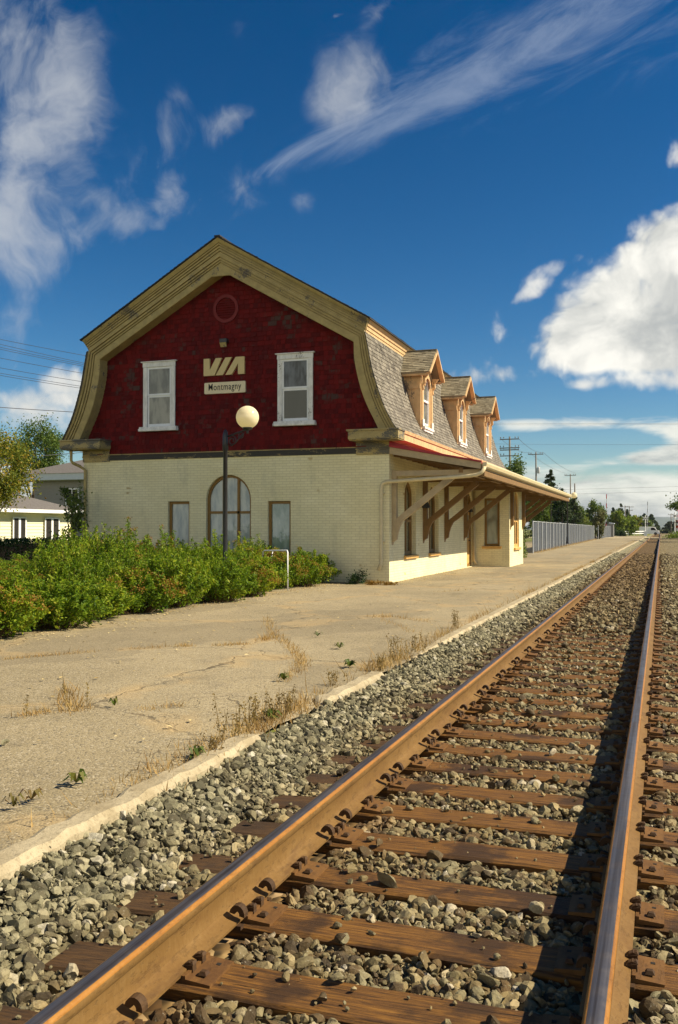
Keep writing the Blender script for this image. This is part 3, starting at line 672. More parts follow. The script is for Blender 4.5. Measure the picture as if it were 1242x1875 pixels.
PF = lambda u, v: (u, YG, v)                                    # brick front
NF = (0, -1, 0)
hA, hW1, hW2 = arch(-12.44, -11.02, .62, 3.02, 18), rect(-13.69, -12.98, .62, 2.27), rect(-10.5, -9.80, .62, 2.25)
mb = MB(); wall_holes(mb, rect(CX - HW, XS, -.25, 3.52), [hA, hW1, hW2], PF, NF, .22)
# raised course of bricks round the arch
cA = (-11.73, 3.02 - .71)
for k in range(27):
    a0 = math.pi * k / 27 + .012; a1 = math.pi * (k + 1) / 27 - .012; r0, r1 = .725, .955 if k % 2 else .95
    p = [(cA[0] + r * math.cos(a), cA[1] + r * math.sin(a)) for r, a in ((r0, a0), (r1, a0), (r1, a1), (r0, a1))]
    mb.prism(p, 'Y', YG - .007, YG + .02)
PS = lambda u, v: (XS, u, v)                                    # track side
NS = (1, 0, 0)
hS1, hS2 = arch(25.70, 27.02, .70, 2.88, 14, .5), arch(28.66, 30.02, .70, 2.88, 14, .5)
hD = arch(34.74, 35.92, .02, 2.86, 12, .5)
wall_holes(mb, rect(YG, YB, -.25, 3.95), [hS1, hS2, hD], PS, NS, .26)
mb.add([(CX - HW, YG, -.25), (CX - HW, YB, -.25), (CX - HW, YB, 3.9), (CX - HW, YG, 3.9), (XS, YB, -.25), (XS, YB, 3.9)], [(1, 0, 3, 2), (4, 1, 2, 5)])
wall = mb.build('wall', M['brick'], st)
mb = MB(); mb.box(CX - HW + .35, XS - .35, YG + .35, YB - .3, -.2, 3.4); mb.build('interior', M['dark_inside'], st)

# red shingled gable
prof_o = [(4.33, 6.75), (4.42, 6.3), (4.53, 5.75), (4.66, 5.3), (4.80, 4.88), (4.97, 4.5), (5.18, 4.13)]
prof_i = [(3.97, 6.50), (3.985, 6.05), (4.09, 5.52), (4.22, 5.08), (4.37, 4.72), (4.53, 4.40), (4.66, 4.13)]
def smooth_poly(p, n=4):
    out = []
    for i in range(len(p) - 1):
        p0 = p[max(i - 1, 0)]; p1 = p[i]; p2 = p[i + 1]; p3 = p[min(i + 2, len(p) - 1)]
        for k in range(n):
            t = k / n
            out.append(tuple(.5 * (2 * b + (c - a) * t + (2 * a - 5 * b + 4 * c - d) * t * t + (3 * b - a - 3 * c + d) * t ** 3) for a, b, c, d in zip(p0, p1, p2, p3)))
    return out + [p[-1]]
PO, PI_ = smooth_poly(prof_o), smooth_poly(prof_i)
zi = np.array([p[1] for p in PI_])[::-1]; oi = np.array([p[0] for p in PI_])[::-1]
def red_half(z): return float(np.interp(z, zi, oi)) + .06 if z < 6.5 else max(0.0, 4.03 * (8.86 - z) / (8.86 - 6.5))
def shingles(mb, P, s0, s1, span, ch, wr, t, seed, jit=.006):
    rr = random.Random(seed); k = 0
    while s0 + k * ch < s1:
        sb = s0 + k * ch; st_ = min(sb + ch * 1.15, s1); lo_, hi = span(sb + ch * .4)
        u = lo_ - rr.uniform(0, wr[1])
        while u < hi:
            w = rr.uniform(*wr); a, b = max(u, lo_), min(u + w, hi) - .004
            if b - a > .02:
                j = rr.uniform(-jit, jit); tt = t * rr.uniform(.75, 1.3); q = []
                for uu, s_, d in ((a, sb + j, tt), (b, sb + j, tt), (b, st_, .002), (a, st_, .002), (a, sb + j, 0), (b, sb + j, 0)):
                    p, n = P(uu, s_); q.append(Vector(p) + Vector(n) * d)
                mb.add(q, [(0, 1, 2, 3), (4, 5, 1, 0), (5, 2, 1), (4, 0, 3)])
            u += w
        k += 1
mb = MB()
gp = [(CX + s * o, z) for s, o, z in [(-1, red_half(z), z) for z in np.linspace(3.66, 8.85, 40)]] + [(CX + red_half(z), z) for z in np.linspace(8.85, 3.66, 40)]
mb.prism(gp, 'Y', YG - .02, YG + .15)
hole = [(-14.47, -13.41, 4.36, 6.4), (-10.16, -9.10, 4.38, 6.38)]
shingles(mb, lambda u, s: ((CX + u, YG - .022, s), NF), 3.70, 8.8, lambda s: (-red_half(s), red_half(s)), .135, (.07, .19), .026, 3)
gable = mb.build('shingled_gable', M['red'], st)

# moulded rake boards round the gable
def ring(pts_o, pts_i, steps, mb):
    for s in (-1, 1):
        rows = []
        for t, d in steps: rows.append([(CX + s * (a[0] + (b[0] - a[0]) * t), YF + d, a[1] + (b[1] - a[1]) * t) for a, b in zip(pts_o, pts_i)])
        n = len(pts_o); vs = [p for r_ in rows for p in r_]; fs = []
        for i in range(len(rows) - 1):
            for k in range(n - 1):
                f = (i * n + k, i * n + k + 1, (i + 1) * n + k + 1, (i + 1) * n + k); fs.append(f if s < 0 else f[::-1])
        mb.add(vs, fs)
mb = MB()
crown_o = [(0, 9.68), (4.45, 7.06)]; mid_o = [(0, 9.245), (4.31, 6.78)]
ring(crown_o, mid_o, [(0, -.02), (.05, -.02), (.27, .04), (.28, .10), (.33, .10), (.335, .045), (.42, .05), (.43, .125), (.47, .125), (.475, .085), (.60, .085), (.61, .15), (.65, .15), (.655, .105), (.78, .105), (.79, .17), (.83, .17), (.835, .13), (1, .13)], mb)
full_o = [(0, 9.245), (4.31, 6.78)] + PO[1:]; full_i = [(0, 8.80), (3.97, 6.50)] + PI_[1:]
ring(full_o, full_i, [(0, .13), (.02, .10), (.16, .10), (.165, .165), (.22, .165), (.225, .13), (.33, .13), (.335, .19), (.39, .19), (.395, .155), (.48, .155), (.485, .205), (.54, .205), (.545, .175), (.97, .175), (1, .19)], mb)
# soffit from the boards back to the wall
for s in (-1, 1):
    ii = [(0, 8.80), (3.97, 6.50)] + PI_[1:]; n = len(ii)
    vs = [(CX + s * o, YF + .19, z) for o, z in ii] + [(CX + s * (o + (.02 if z < 8.7 else 0)), YG + .01, z + .02) for o, z in ii]
    f = [(k, k + 1, n + k + 1, n + k) for k in range(n - 1)]; mb.add(vs, [q[::-1] if s < 0 else q for q in f])
    # returned ends of the crown at the eave
    mb.add([(CX + s * 4.45, YF - .02, 7.06), (CX + s * 4.31, YF + .13, 6.78), (CX + s * 4.31, YF + .3, 6.78), (CX + s * 4.45, YF + .3, 7.06)], [(0, 1, 2, 3)])
# little scalloped peak block
mb.prism([(CX - .30, 8.64), (CX + .30, 8.64), (CX + .12, 8.78), (CX, 8.82), (CX - .12, 8.78)][::-1], 'Y', YF + .178, YF + .24)
mb.build('bargeboard', M['trim'], st)

# roof: shallow upper slopes, curved mansard sides
mb = MB()
for s in (-1, 1):
    L = math.hypot(4.50, 2.64); nrm = Vector((s * 2.64 / L, 0, 4.50 / L))
    def PT(u, q, s=s): return (CX + s * 4.50 * (1 - q / L), u, 7.045 + 2.64 * q / L + .02), nrm
    mb.add([(CX, YF - .05, 9.685), (CX + s * 4.50, YF - .05, 7.045), (CX + s * 4.50, YE, 7.045), (CX, YE, 9.685), (CX, YF - .05, 9.71), (CX + s * 4.50, YF - .05, 7.07), (CX + s * 4.50, YE, 7.07), (CX, YE, 9.71)],
           [(4, 5, 6, 7), (0, 1, 5, 4), (1, 2, 6, 5), (0, 3, 2, 1)])
    shingles(mb, PT, 0, L, lambda q: (YF - .07, YE + .02), .14, (.2, .34), .022, 20 + s)
mb.box(CX - .09, CX + .09, YF - .06, YE, 9.70, 9.735)
mb.build('roof', M['roof_top'], st)
arc = np.concatenate([[0], np.cumsum([math.dist(PO[i], PO[i + 1]) for i in range(len(PO) - 1)])])
def mans(u, q, s):
    q = min(max(q, 0), arc[-1]); t = arc[-1] - q; o = np.interp(t, arc, [p[0] for p in PO]); z = np.interp(t, arc, [p[1] for p in PO])
    t2 = max(t - .05, 0); t3 = min(t + .05, arc[-1]); do = np.interp(t3, arc, [p[0] for p in PO]) - np.interp(t2, arc, [p[0] for p in PO]); dz = np.interp(t3, arc, [p[1] for p in PO]) - np.interp(t2, arc, [p[1] for p in PO])
    n = Vector((-dz * s, 0, do)).normalized(); return (CX + s * float(o), u, float(z)), n
mb = MB()
for s in (1, -1):
    vs = [(CX + s * (o - .012), y, z) for y in (YF + .03, YE) for o, z in PO]; n = len(PO)
    mb.add(vs, [(k, k + 1, n + k + 1, n + k) if s < 0 else (k, n + k, n + k + 1, k + 1) for k in range(n - 1)])
    shingles(mb, (lambda u, q, s=s: mans(u, q, s)), 0, arc[-1] - .02, lambda q: (YF + .035, YE + .02), .118, (.09, .21) if s > 0 else (.3, .5), .016, 40 + s)
gb = [(CX + o, z) for o, z in PO[::-1]] + [(CX + 4.5, 7.05), (CX, 9.68), (CX - 4.5, 7.05)] + [(CX - o, z) for o, z in PO]
mb.prism(gb, 'Y', YE - .12, YE - .02)
mans_o = mb.build('mansard_roof', M['roof'], st)
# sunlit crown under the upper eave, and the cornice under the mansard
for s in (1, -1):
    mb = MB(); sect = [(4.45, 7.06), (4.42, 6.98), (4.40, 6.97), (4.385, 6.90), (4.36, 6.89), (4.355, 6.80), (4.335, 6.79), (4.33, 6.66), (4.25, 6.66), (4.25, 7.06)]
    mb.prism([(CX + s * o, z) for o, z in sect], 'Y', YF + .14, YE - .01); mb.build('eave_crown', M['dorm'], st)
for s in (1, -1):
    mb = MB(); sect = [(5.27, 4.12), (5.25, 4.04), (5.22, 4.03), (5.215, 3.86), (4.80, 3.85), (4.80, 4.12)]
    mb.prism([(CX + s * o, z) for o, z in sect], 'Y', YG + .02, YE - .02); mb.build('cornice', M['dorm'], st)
for s in (1, -1):
    mb = MB(); a, b = sorted((CX + s * 3.86, CX + s * 5.255)); a2, b2 = sorted((CX + s * 3.82, CX + s * 5.275))
    mb.box(a, b, YF + .03, YG + .018, 3.86, 4.075); mb.box(a2, b2, YF, YG + .016, 4.077, 4.125); mb.box(a + .02, b - .02, YF + .06, YG + .014, 3.83, 3.859)
    a, b = sorted((CX + s * 3.90, CX + s * 4.845)); mb.box(a, b, YG - .05, YG - .001, 3.66, 3.829); mb.box(a - .012, b + .012, YG - .064, YG - .002, 3.622, 3.659); mb.box(a + .004, b - .004, YG - .045, YG - .003, 3.485, 3.621)
    mb.build('cornice_return', M['trim_flake'], st, bevel=.006)
mb = MB(); mb.box(CX - 3.896, CX + 3.896, YG - .045, YG - .024, 3.525, 3.675); mb.build('sill_board', M['band'], st)
mb = MB(); mb.box(CX - 3.896, CX + 3.896, YG - .075, YG - .0245, 3.678, 3.70); mb.build('water_table', M['trim'], st)

# upstairs sash windows
def sash(x0, x1, z0, z1, top_mat, bot_mat, zr):
    mb = MB(); y = YG - .045
    w = .135
    mb.box(x0, x0 + w, y, YG, z0, z1 - .17); mb.box(x1 - w, x1, y, YG, z0, z1 - .17)
    mb.box(x0 - .01, x1 + .01, y - .012, YG, z1 - .169, z1 - .03); mb.box(x0 - .06, x1 + .06, y - .05, YG, z1 - .029, z1)
    o = mb.build('window', M['white'], st, bevel=.005)
    mb = MB(); mb.box(x0 - .10, x1 + .10, y - .11, YG, z0 - .13, z0 - .055); mb.box(x0 - .09, x1 + .09, y - .08, YG, z0 - .054, z0 - .001); mb.build('sill', M['white'], o, bevel=.006)
    mb = MB(); a, b = x0 + w + .001, x1 - w - .001; y2 = YG - .020; zt = z1 - .171
    for (u0, u1, v0, v1, d) in ((a, a + .05, zr, zt, 0), (b - .05, b, zr, zt, 0), (a + .051, b - .051, zt - .06, zt, 0), (a + .051, b - .051, zr - .005, zr + .05, 0),
                                (a, a + .05, z0, zr - .006, .02), (b - .05, b, z0, zr - .006, .02), (a + .051, b - .051, z0, z0 + .09, .02), (a + .051, b - .051, zr - .055, zr - .006, .02)):
        mb.box(u0, u1, y2 + d, y2 + d + .04, v0, v1)
    mb.build('frame', M['whitesash'], o)
    pane(rect(a + .04, b - .04, zr + .04, zt - .05), lambda u, v: (u, YG - .002, v), NF, 0.0, top_mat, o)
    pane(rect(a + .04, b - .04, z0 + .08, zr - .05), lambda u, v: (u, YG + .0, v), NF, -.026 + .028, bot_mat, o)
# openings in the shingles are covered by casing boards and glass boxes in front of them
for (x0, x1, z0, z1, tm, bm_, zr) in ((-14.47, -13.41, 4.47, 6.41, 'pane_pale', 'pane_pale', 5.40), (-10.16, -9.10, 4.47, 6.39, 'pane_dark', 'pane_screen', 5.39)):
    YG -= .07; sash(x0, x1, z0, z1, M[tm], M[bm_], zr); YG += .07
# round louvred vent
mb = MB(); n = 32; c = (-11.79, 7.80)
for k in range(n):
    a0, a1 = 2 * math.pi * k / n, 2 * math.pi * (k + 1) / n
    p = [(c[0] + r * math.cos(a), c[1] + r * 1.02 * math.sin(a)) for r, a in ((.31, a0), (.40, a0), (.40, a1), (.31, a1))]
    mb.prism(p, 'Y', YG - .085, YG - .02)
for k in range(9):
    z = c[1] - .27 + k * .0675; hw = math.sqrt(max(.305 ** 2 - (z - c[1]) ** 2, .01))
    mb.add([(c[0] - hw, YG - .075, z - .035), (c[0] + hw, YG - .075, z - .035), (c[0] + hw, YG - .028, z + .025), (c[0] - hw, YG - .028, z + .025)], [(0, 1, 2, 3)])
mb.build('round_vent', M['redvent'], st)

# ground-floor windows in the gable front
def fixed(poly, mats, bars, name='window', P=PF, N=NF, fr='brown', w=.075, y0=.10):
    mb = MB(); q = frame_ring(mb, poly, w, P, N, y0, .06)
    for (u0, u1, v0, v1) in bars:
        a = [Vector(P(u, v)) - Vector(N) * (y0 - .004) for u, v in ((u0, v0), (u1, v0), (u1, v1), (u0, v1))]; b = [p - Vector(N) * .05 for p in a]
        mb.add(a + b, [(0, 1, 2, 3), (0, 4, 5, 1), (1, 5, 6, 2), (2, 6, 7, 3), (3, 7, 4, 0)])
    o = mb.build(name, M[fr], st)
    pane(q, P, N, y0 + .045, mats, o); return o
fixed(hW1, M['pane_curtain'], []); fixed(hW2, M['pane_green'], [])
fixed(hA, M['pane_curtain'], [(-11.955, -11.885, .69, 2.93), (-11.49, -11.42, .69, 2.93), (-12.37, -11.09, 1.905, 1.975)])
# track-side windows with ochre sills, and the door
for h, y in ((hS1, 26.36), (hS2, 29.34)):
    o = fixed(h, M['pane_shade'], [(y - .62, y + .62, 1.66, 1.74), (y - .035, y + .035, .75, 2.8)], P=PS, N=NS, y0=.13, w=.11)
    mb = MB(); mb.box(XS - .2, XS + .075, y - .72, y + .72, .60, .70); mb.build('sill', M['sill'], o, bevel=.008)
mb = MB(); q = frame_ring(mb, hD, .10, PS, NS, .08, .08); df = mb.build('door_frame', M['brown'], st)
mb = MB(); mb.box(XS - .17, XS - .12, 34.85, 35.81, .05, 2.1); mb.box(XS - .119, XS - .105, 34.95, 35.71, .15, .85); mb.box(XS - .119, XS - .10, 34.95, 35.71, 2.1, 2.16)
d_ = mb.build('door', M['sill'], st)
pane(rect(34.99, 35.67, 1.12, 2.0), PS, NS, .112, M['pane_blind'], d_); pane(shrink(hD, .1)[2:], PS, NS, .15, M['pane_shade'], df)
mb = MB(); mb.box(XS - .11, XS - .05, 35.62, 35.72, 1.0, 1.04); mb.build('handle', M['black'], d_)

# dormers
XD, XO = -6.75, -6.44
for k, yc in enumerate((27.66, 32.92, 38.24)):
    mb = MB(); hw = .72; z0, z1 = 4.42, 6.16; back = XD - .75
    # cheeks and front board with an arched opening
    hole = arch(yc - .36, yc + .36, 4.62, 6.10, 10, .30)
    wall_holes(mb, [(yc - hw, z0), (yc + hw, z0), (yc + hw, z1), (yc, 6.86), (yc - hw, z1)], [hole], lambda u, v: (XD, u, v), (1, 0, 0), .12)
    for s in (-1, 1):
        mb.add([(XD, yc + s * hw, z0), (XD, yc + s * hw, z1), (back, yc + s * hw, z1), (back, yc + s * hw, z0)], [(0, 1, 2, 3) if s < 0 else (3, 2, 1, 0)])
        # pilasters with small scrolled brackets
        mb.box(XD - .05, XD + .035, yc + s * .585 - .085, yc + s * .585 + .085, z0 + .15, 5.82)
        mb.prism([(XD + .03, 5.62), (XD + .075, 5.66), (XD + .06, 5.76), (XD + .13, 5.85), (XD + .12, 5.98), (XD + .24, 6.12), (XD + .03, 6.14)], 'Y', yc + s * .62 - .04, yc + s * .62 + .04)
        mb.box(XD - .36, XD - .02, yc + s * (hw + .002), yc + s * (hw + .05), 5.66, 5.80)
        mb.box(XD - .16, XD - .0, yc + s * (hw + .002), yc + s * (hw + .03), 4.6, 5.659)
    # hood mould round the arch
    for i in range(len(hole) - 3):
        a, b = hole[2 + i], hole[3 + i]; mb.bar((XD + .02, a[0], a[1]), (XD + .02, b[0], b[1]), .07, .05, (1, 0, 0))
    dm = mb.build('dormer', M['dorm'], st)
    # little gable roof
    mb = MB(); Lr = math.hypot(.97, .80); xb = -7.55
    for s in (-1, 1):
        nrm = Vector((0, s * .80 / Lr, .97 / Lr))
        P_ = lambda u, q, s=s: ((u, yc + s * .97 * (1 - q / Lr), 6.12 + .80 * q / Lr), nrm)
        mb.add([(XO, yc, 6.92), (XO, yc + s * .97, 6.12), (xb, yc + s * .97, 6.12), (xb, yc, 6.92), (XO, yc, 6.87), (XO, yc + s * .95, 6.075), (xb, yc + s * .95, 6.075), (xb, yc, 6.87)],
               [(0, 1, 2, 3) if s < 0 else (3, 2, 1, 0), (7, 6, 5, 4), (0, 4, 5, 1), (1, 5, 6, 2)])
        shingles(mb, P_, 0, Lr, lambda q: (xb, XO + .015), .105, (.08, .18), .018, 60 + k * 2 + s)
    mb.box(xb, XO + .02, yc - .05, yc + .05, 6.925, 6.95)
    mb.build('dormer_roof', M['dorm_roof'], dm)
    mb = MB()
    for s in (-1, 1):
        mb.bar((XO - .02, yc + s * .0, 6.855), (XO - .02, yc + s * .95, 6.07), .05, .13, (1, 0, 0)); mb.bar((XO + .012, yc, 6.90), (XO + .012, yc + s * .97, 6.10), .03, .06, (1, 0, 0))
        mb.box(xb + .2, XO - .05, yc + s * .86, yc + s * .94, 6.02, 6.085)
    mb.build('bargeboard', M['dorm'], dm)
    mb = MB(); hq = shrink(hole, .01); q = frame_ring(mb, hq, .055, lambda u, v: (XD, u, v), (1, 0, 0), .03, .05)
    mb.box(XD - .10, XD - .02, yc - .33, yc + .33, 5.33, 5.39)
    fr = mb.build('frame', M['whitesash'], dm)
    pane(hq, lambda u, v: (XD, u, v), (1, 0, 0), .075, M['pane_pale'], dm)
    mb = MB(); mb.box(XD - .02, XD + .10, yc - .60, yc + .60, 4.47, 4.545); mb.box(XD - .02, XD + .07, yc - .54, yc + .54, 4.40, 4.469)
    for s in (-1, 1): mb.box(XD + .037, XD + .06, yc + s * .585 - .10, yc + s * .585 + .10, 4.546, 4.76)
    mb.build('sill', M['white'], dm, bevel=.005)

# bay by the door
BX, BY0, BY1 = -5.52, 36.0, 39.7
mb = MB(); wall_holes(mb, rect(BX, XS, -.2, 3.25), [rect(-6.50, -5.90, .80, 2.66)], lambda u, v: (u, BY0, v), NF, .16)
hB = arch(37.15, 38.55, .72, 3.0, 14)
wall_holes(mb, rect(BY0, BY1, -.2, 3.2), [hB], lambda u, v: (BX, u, v), NS, .2)
mb.add([(BX, BY1, -.2), (BX, BY1, 3.2), (XS, BY1, 3.25), (XS, BY1, -.2)], [(3, 2, 1, 0)])
bay = mb.build('bay', M['brick'], st)
def child_window(poly, P, N, mat, parent, fr='brown', w=.09, y0=.07, bars=()):
    mb = MB(); q = frame_ring(mb, poly, w, P, N, y0, .06)
    for (u0, u1, v0, v1) in bars:
        a = [Vector(P(u, v)) - Vector(N) * (y0 - .004) for u, v in ((u0, v0), (u1, v0), (u1, v1), (u0, v1))]; mb.add(a + [p - Vector(N) * .05 for p in a], [(0, 1, 2, 3), (0, 4, 5, 1), (1, 5, 6, 2), (2, 6, 7, 3), (3, 7, 4, 0)])
    mb.build('window', M[fr], parent); pane(q, P, N, y0 + .04, mat, parent)
child_window(rect(-6.50, -5.90, .80, 2.66), lambda u, v: (u, BY0, v), NF, M['pane_blind'], bay)
child_window(hB, lambda u, v: (BX, u, v), NS, M['pane_shade'], bay, 'sill', .14, .05, ((37.3, 38.4, 1.75, 1.85), (37.8, 37.9, .8, 2.9)))
mb = MB(); mb.box(-6.58, -5.82, BY0 - .075, BY0 + .1, .70, .799); mb.box(BX - .1, BX + .08, 37.05, 38.65, .62, .719); mb.build('sill', M['sill'], bay, bevel=.008)

# canopy over the platform
GXX, GZ0, CY0, CY1 = -4.42, 3.20, 24.08, 48.4
zc = lambda x, z0: z0 + (3.66 - 3.19) * (GXX - x) / (GXX - XS)
mb = MB()
mb.prism([(XS + .01, 3.64), (GXX, 3.17), (GXX, 3.12), (XS + .01, 3.57)], 'Y', CY0 + .05, CY1, 0)
for k in range(40):                                             # soffit boards and rafters
    y = CY0 + .5 + k * .66
    if y < CY1: mb.bar((XS + .02, y, 3.50), (GXX - .06, y, 3.055), .06, .10)
for x, z in ((-5.02, 3.10), (-4.45, 3.00)): mb.box(x - .06, x + .06, CY0 + .3, CY1 - .05, z - .14, z)
can = mb.build('canopy', M['canopy'], st)
mb = MB(); mb.prism([(XS + .02, 3.675), (GXX - .01, 3.20), (GXX - .01, 3.03), (XS + .02, 3.49)], 'Y', CY0, CY0 + .045); mb.prism([(XS + .02, 3.675), (GXX - .01, 3.20), (GXX - .01, 3.03), (XS + .02, 3.49)], 'Y', CY1 + .002, CY1 + .045)
mb.box(GXX + .0, GXX + .03, CY0 + .05, CY1, 3.02, 3.17)
mb.build('fascia', M['fascia'], can)
mb = MB()                                                       # red flashing on top of the end board, sheet-metal roof
mb.prism([(XS + .02, 3.845), (-6.2, 3.62), (-5.2, 3.40), (GXX, 3.235), (GXX, 3.203), (XS + .02, 3.678)], 'Y', CY0 - .02, CY0 + .05)
mb.prism([(XS + .02, 3.735), (GXX + .02, 3.245), (GXX + .02, 3.203), (XS + .02, 3.678)], 'Y', CY0 - .05, CY0 - .021)
mb.prism([(XS + .015, 3.68), (GXX, 3.21), (GXX, 3.18), (XS + .015, 3.65)], 'Y', CY0 + .051, CY1)
mb.build('roof_sheet', M['redmetal'], can)
mb = MB(); gs = [(GXX + .032, 3.20), (GXX + .14, 3.205), (GXX + .15, 3.17), (GXX + .125, 3.09), (GXX + .09, 3.055), (GXX + .032, 3.05)]
mb.prism(gs, 'Y', CY0 + .0, CY1 + .05); mb.build('gutter', M['pipe'], can)
def bracket(y, x0, zbot, zs, xb):
    mb = MB(); w = .075
    mb.prism([(x0, zbot + .0), (x0 + .03, zbot + .10), (x0 + .13, zbot + .16), (x0 + .13, 3.0), (x0, 3.0)], 'Y', y - w, y + w)
    mb.box(x0, -4.50, y - w + .01, y + w - .01, 2.90, 3.045)
    lx, lz = x0 + .10, zs; tx, tz = xb, 2.90; d = Vector((tx - lx, tz - lz)).normalized(); nn = Vector((-d.y, d.x)) * .085
    up = [(lx + d.x * t + nn.x, lz + d.y * t + nn.y) for t in (.08, math.hypot(tx - lx, tz - lz))]; dn = [(lx + d.x * t - nn.x, lz + d.y * t - nn.y) for t in (math.hypot(tx - lx, tz - lz) - .05, .42)]
    curve = [(x0 + .30, zs + .07 - .0), (x0 + .21, zs - .10), (x0 + .155, zs - .28), (x0 + .131, zbot + .18)]
    mb.prism([(x0 + .131, zs + .17)] + up + dn + curve, 'Y', y - w + .012, y + w - .012)
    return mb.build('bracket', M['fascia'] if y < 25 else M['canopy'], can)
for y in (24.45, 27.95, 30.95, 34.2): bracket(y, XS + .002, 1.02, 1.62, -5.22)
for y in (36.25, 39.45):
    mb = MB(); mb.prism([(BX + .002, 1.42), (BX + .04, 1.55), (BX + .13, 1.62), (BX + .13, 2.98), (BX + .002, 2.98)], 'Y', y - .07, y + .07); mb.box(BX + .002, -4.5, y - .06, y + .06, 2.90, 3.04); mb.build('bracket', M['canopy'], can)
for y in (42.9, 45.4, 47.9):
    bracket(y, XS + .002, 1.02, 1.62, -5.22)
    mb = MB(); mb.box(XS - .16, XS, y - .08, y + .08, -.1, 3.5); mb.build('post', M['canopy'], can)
# downspouts
mb = MB(); yp = CY0 - .10
mb.tube([(GXX + .08, CY0 + .06, 3.09), (GXX + .08, yp + .05, 3.02), (GXX + .03, yp, 2.93), (GXX - .10, yp, 2.87), (GXX - .3, yp, 2.845), (-6.95, yp, 2.73), (-7.05, yp, 2.705), (-7.10, yp, 2.64), (-7.115, yp, 2.5), (-7.12, yp, .62), (-7.115, yp, .55), (-7.17, yp - .07, .36)], .050, 10)
for z in (2.4, 1.1): mb.box(-7.18, -7.06, yp + .03, YG + .01, z, z + .04)
mb.build('downspout', M['pipe'], st, True)
mb = MB(); x = CX - HW + .10
mb.tube([(CX - 5.0, YF + .25, 3.86), (CX - 5.0, YF + .25, 3.52), (CX - 4.95, YF + .28, 3.44), (x - .15, YG - .12, 3.36), (x, YG - .07, 3.24), (x, YG - .06, .2)], .045, 10)
mb.build('downspout', M['trim'], st, True)
mb = MB(); mb.tube([(XS + .06, 35.97 - .1, 3.2), (XS + .06, 35.87, .25), (XS + .16, 35.84, .1)], .05, 8); mb.build('downspout', M['pipe'], st, True)

# things fixed to the building
mb = MB(); X0, W_, Z0, H_ = -12.48, 1.29, 5.885, .497
for poly in ([(0, 1), (.145, 1), (.153, .33), (.30, 1), (.446, 1), (.27, 0), (0, 0)], [(.54, 1), (.69, 1), (.475, 0), (.30, 0)], [(.79, 1), (1, 1), (1, 0), (.847, 0), (.847, .62), (.69, 0), (.54, 0)]):
    mb.prism([(X0 + u * W_, Z0 + v * H_) for u, v in poly], 'Y', YG - .10, YG - .035)
mb.build_own('wall_emblem', M['letter'], 'three cream block letters cut on a slant, above the name board on the red gable', 'emblem', (-11.83, YG - .06, Z0))
nb = thing('name_board', 'cream name board lettered Montmagny between the two gable windows', 'sign', (-11.805, YG - .06, 5.36))
mb = MB(); xa, xb, za, zb, r_ = -12.453, -11.158, 5.357, 5.682, .03
rc = [(xb - r_ + r_ * math.cos(a), zb - r_ + r_ * math.sin(a)) for a in np.linspace(0, math.pi / 2, 5)] + [(xa + r_ - r_ * math.sin(a), zb - r_ + r_ * math.cos(a)) for a in np.linspace(0, math.pi / 2, 5)] + \
     [(xa + r_ - r_ * math.cos(a), za + r_ - r_ * math.sin(a)) for a in np.linspace(0, math.pi / 2, 5)] + [(xb - r_ + r_ * math.sin(a), za + r_ - r_ * math.cos(a)) for a in np.linspace(0, math.pi / 2, 5)]
mb.prism(rc, 'Y', YG - .10, YG - .04); mb.build('board', M['board'], nb)
cu = bpy.data.curves.new('lettering', 'FONT'); cu.body = 'Montmagny'; cu.size = 1; cu.extrude = .005; cu.offset = .002; cu.space_character = 1.12
tmp = bpy.data.objects.new('lettering', cu); COL.objects.link(tmp); bpy.context.view_layer.update()
me = bpy.data.meshes.new_from_object(tmp.evaluated_get(bpy.context.evaluated_depsgraph_get())); bpy.data.objects.remove(tmp)
co = np.zeros(len(me.vertices) * 3, np.float32); me.vertices.foreach_get('co', co); co = co.reshape(-1, 3)
mn, mx = co.min(0), co.max(0); sx = 1.03 / (mx[0] - mn[0]); sz = .255 / (mx[1] - mn[1])
new = np.stack([-12.315 + (co[:, 0] - mn[0]) * sx, YG - .1045 + co[:, 2] * .6, 5.392 + (co[:, 1] - mn[1]) * sz], 1) - np.array(nb.location)
me.vertices.foreach_set('co', new.astype(np.float32).ravel()); me.materials.clear(); me.materials.append(M['ink']); me.update()
link('lettering', me, nb)
fl = thing('floodlight', 'small floodlight on the red gable under the round vent', 'floodlight', (-11.815, YG - .03, 6.68))
mb = MB(); mb.box(-11.93, -11.70, YG - .20, YG - .04, 6.80, 6.92); mb.box(-11.86, -11.77, YG - .1, YG - .03, 6.72, 6.80); mb.build('housing', M['black'], fl, bevel=.01)
mb = MB(); mb.add([(-11.92, YG - .21, 6.80), (-11.71, YG - .21, 6.80), (-11.72, YG - .15, 6.68), (-11.91, YG - .15, 6.68)], [(0, 3, 2, 1), (0, 1, 2, 3)]); mb.build('lens', M['trim'], fl)
for y, l in ((27.62, 'small black wall lamp under the canopy between the arched windows'), (34.45, 'small black wall lamp under the canopy beside the door')):
    mb = MB(); mb.box(XS, XS + .07, y - .05, y + .05, 2.14, 2.24); mb.box(XS + .06, XS + .20, y - .09, y + .09, 2.10, 2.28); mb.prism([(XS + .20, 2.28), (XS + .27, 2.12), (XS + .20, 2.10)], 'Y', y - .09, y + .09)
    mb.build_own('wall_lamp', M['black'], l, 'lamp', (XS, y, 2.1), bevel=.008)

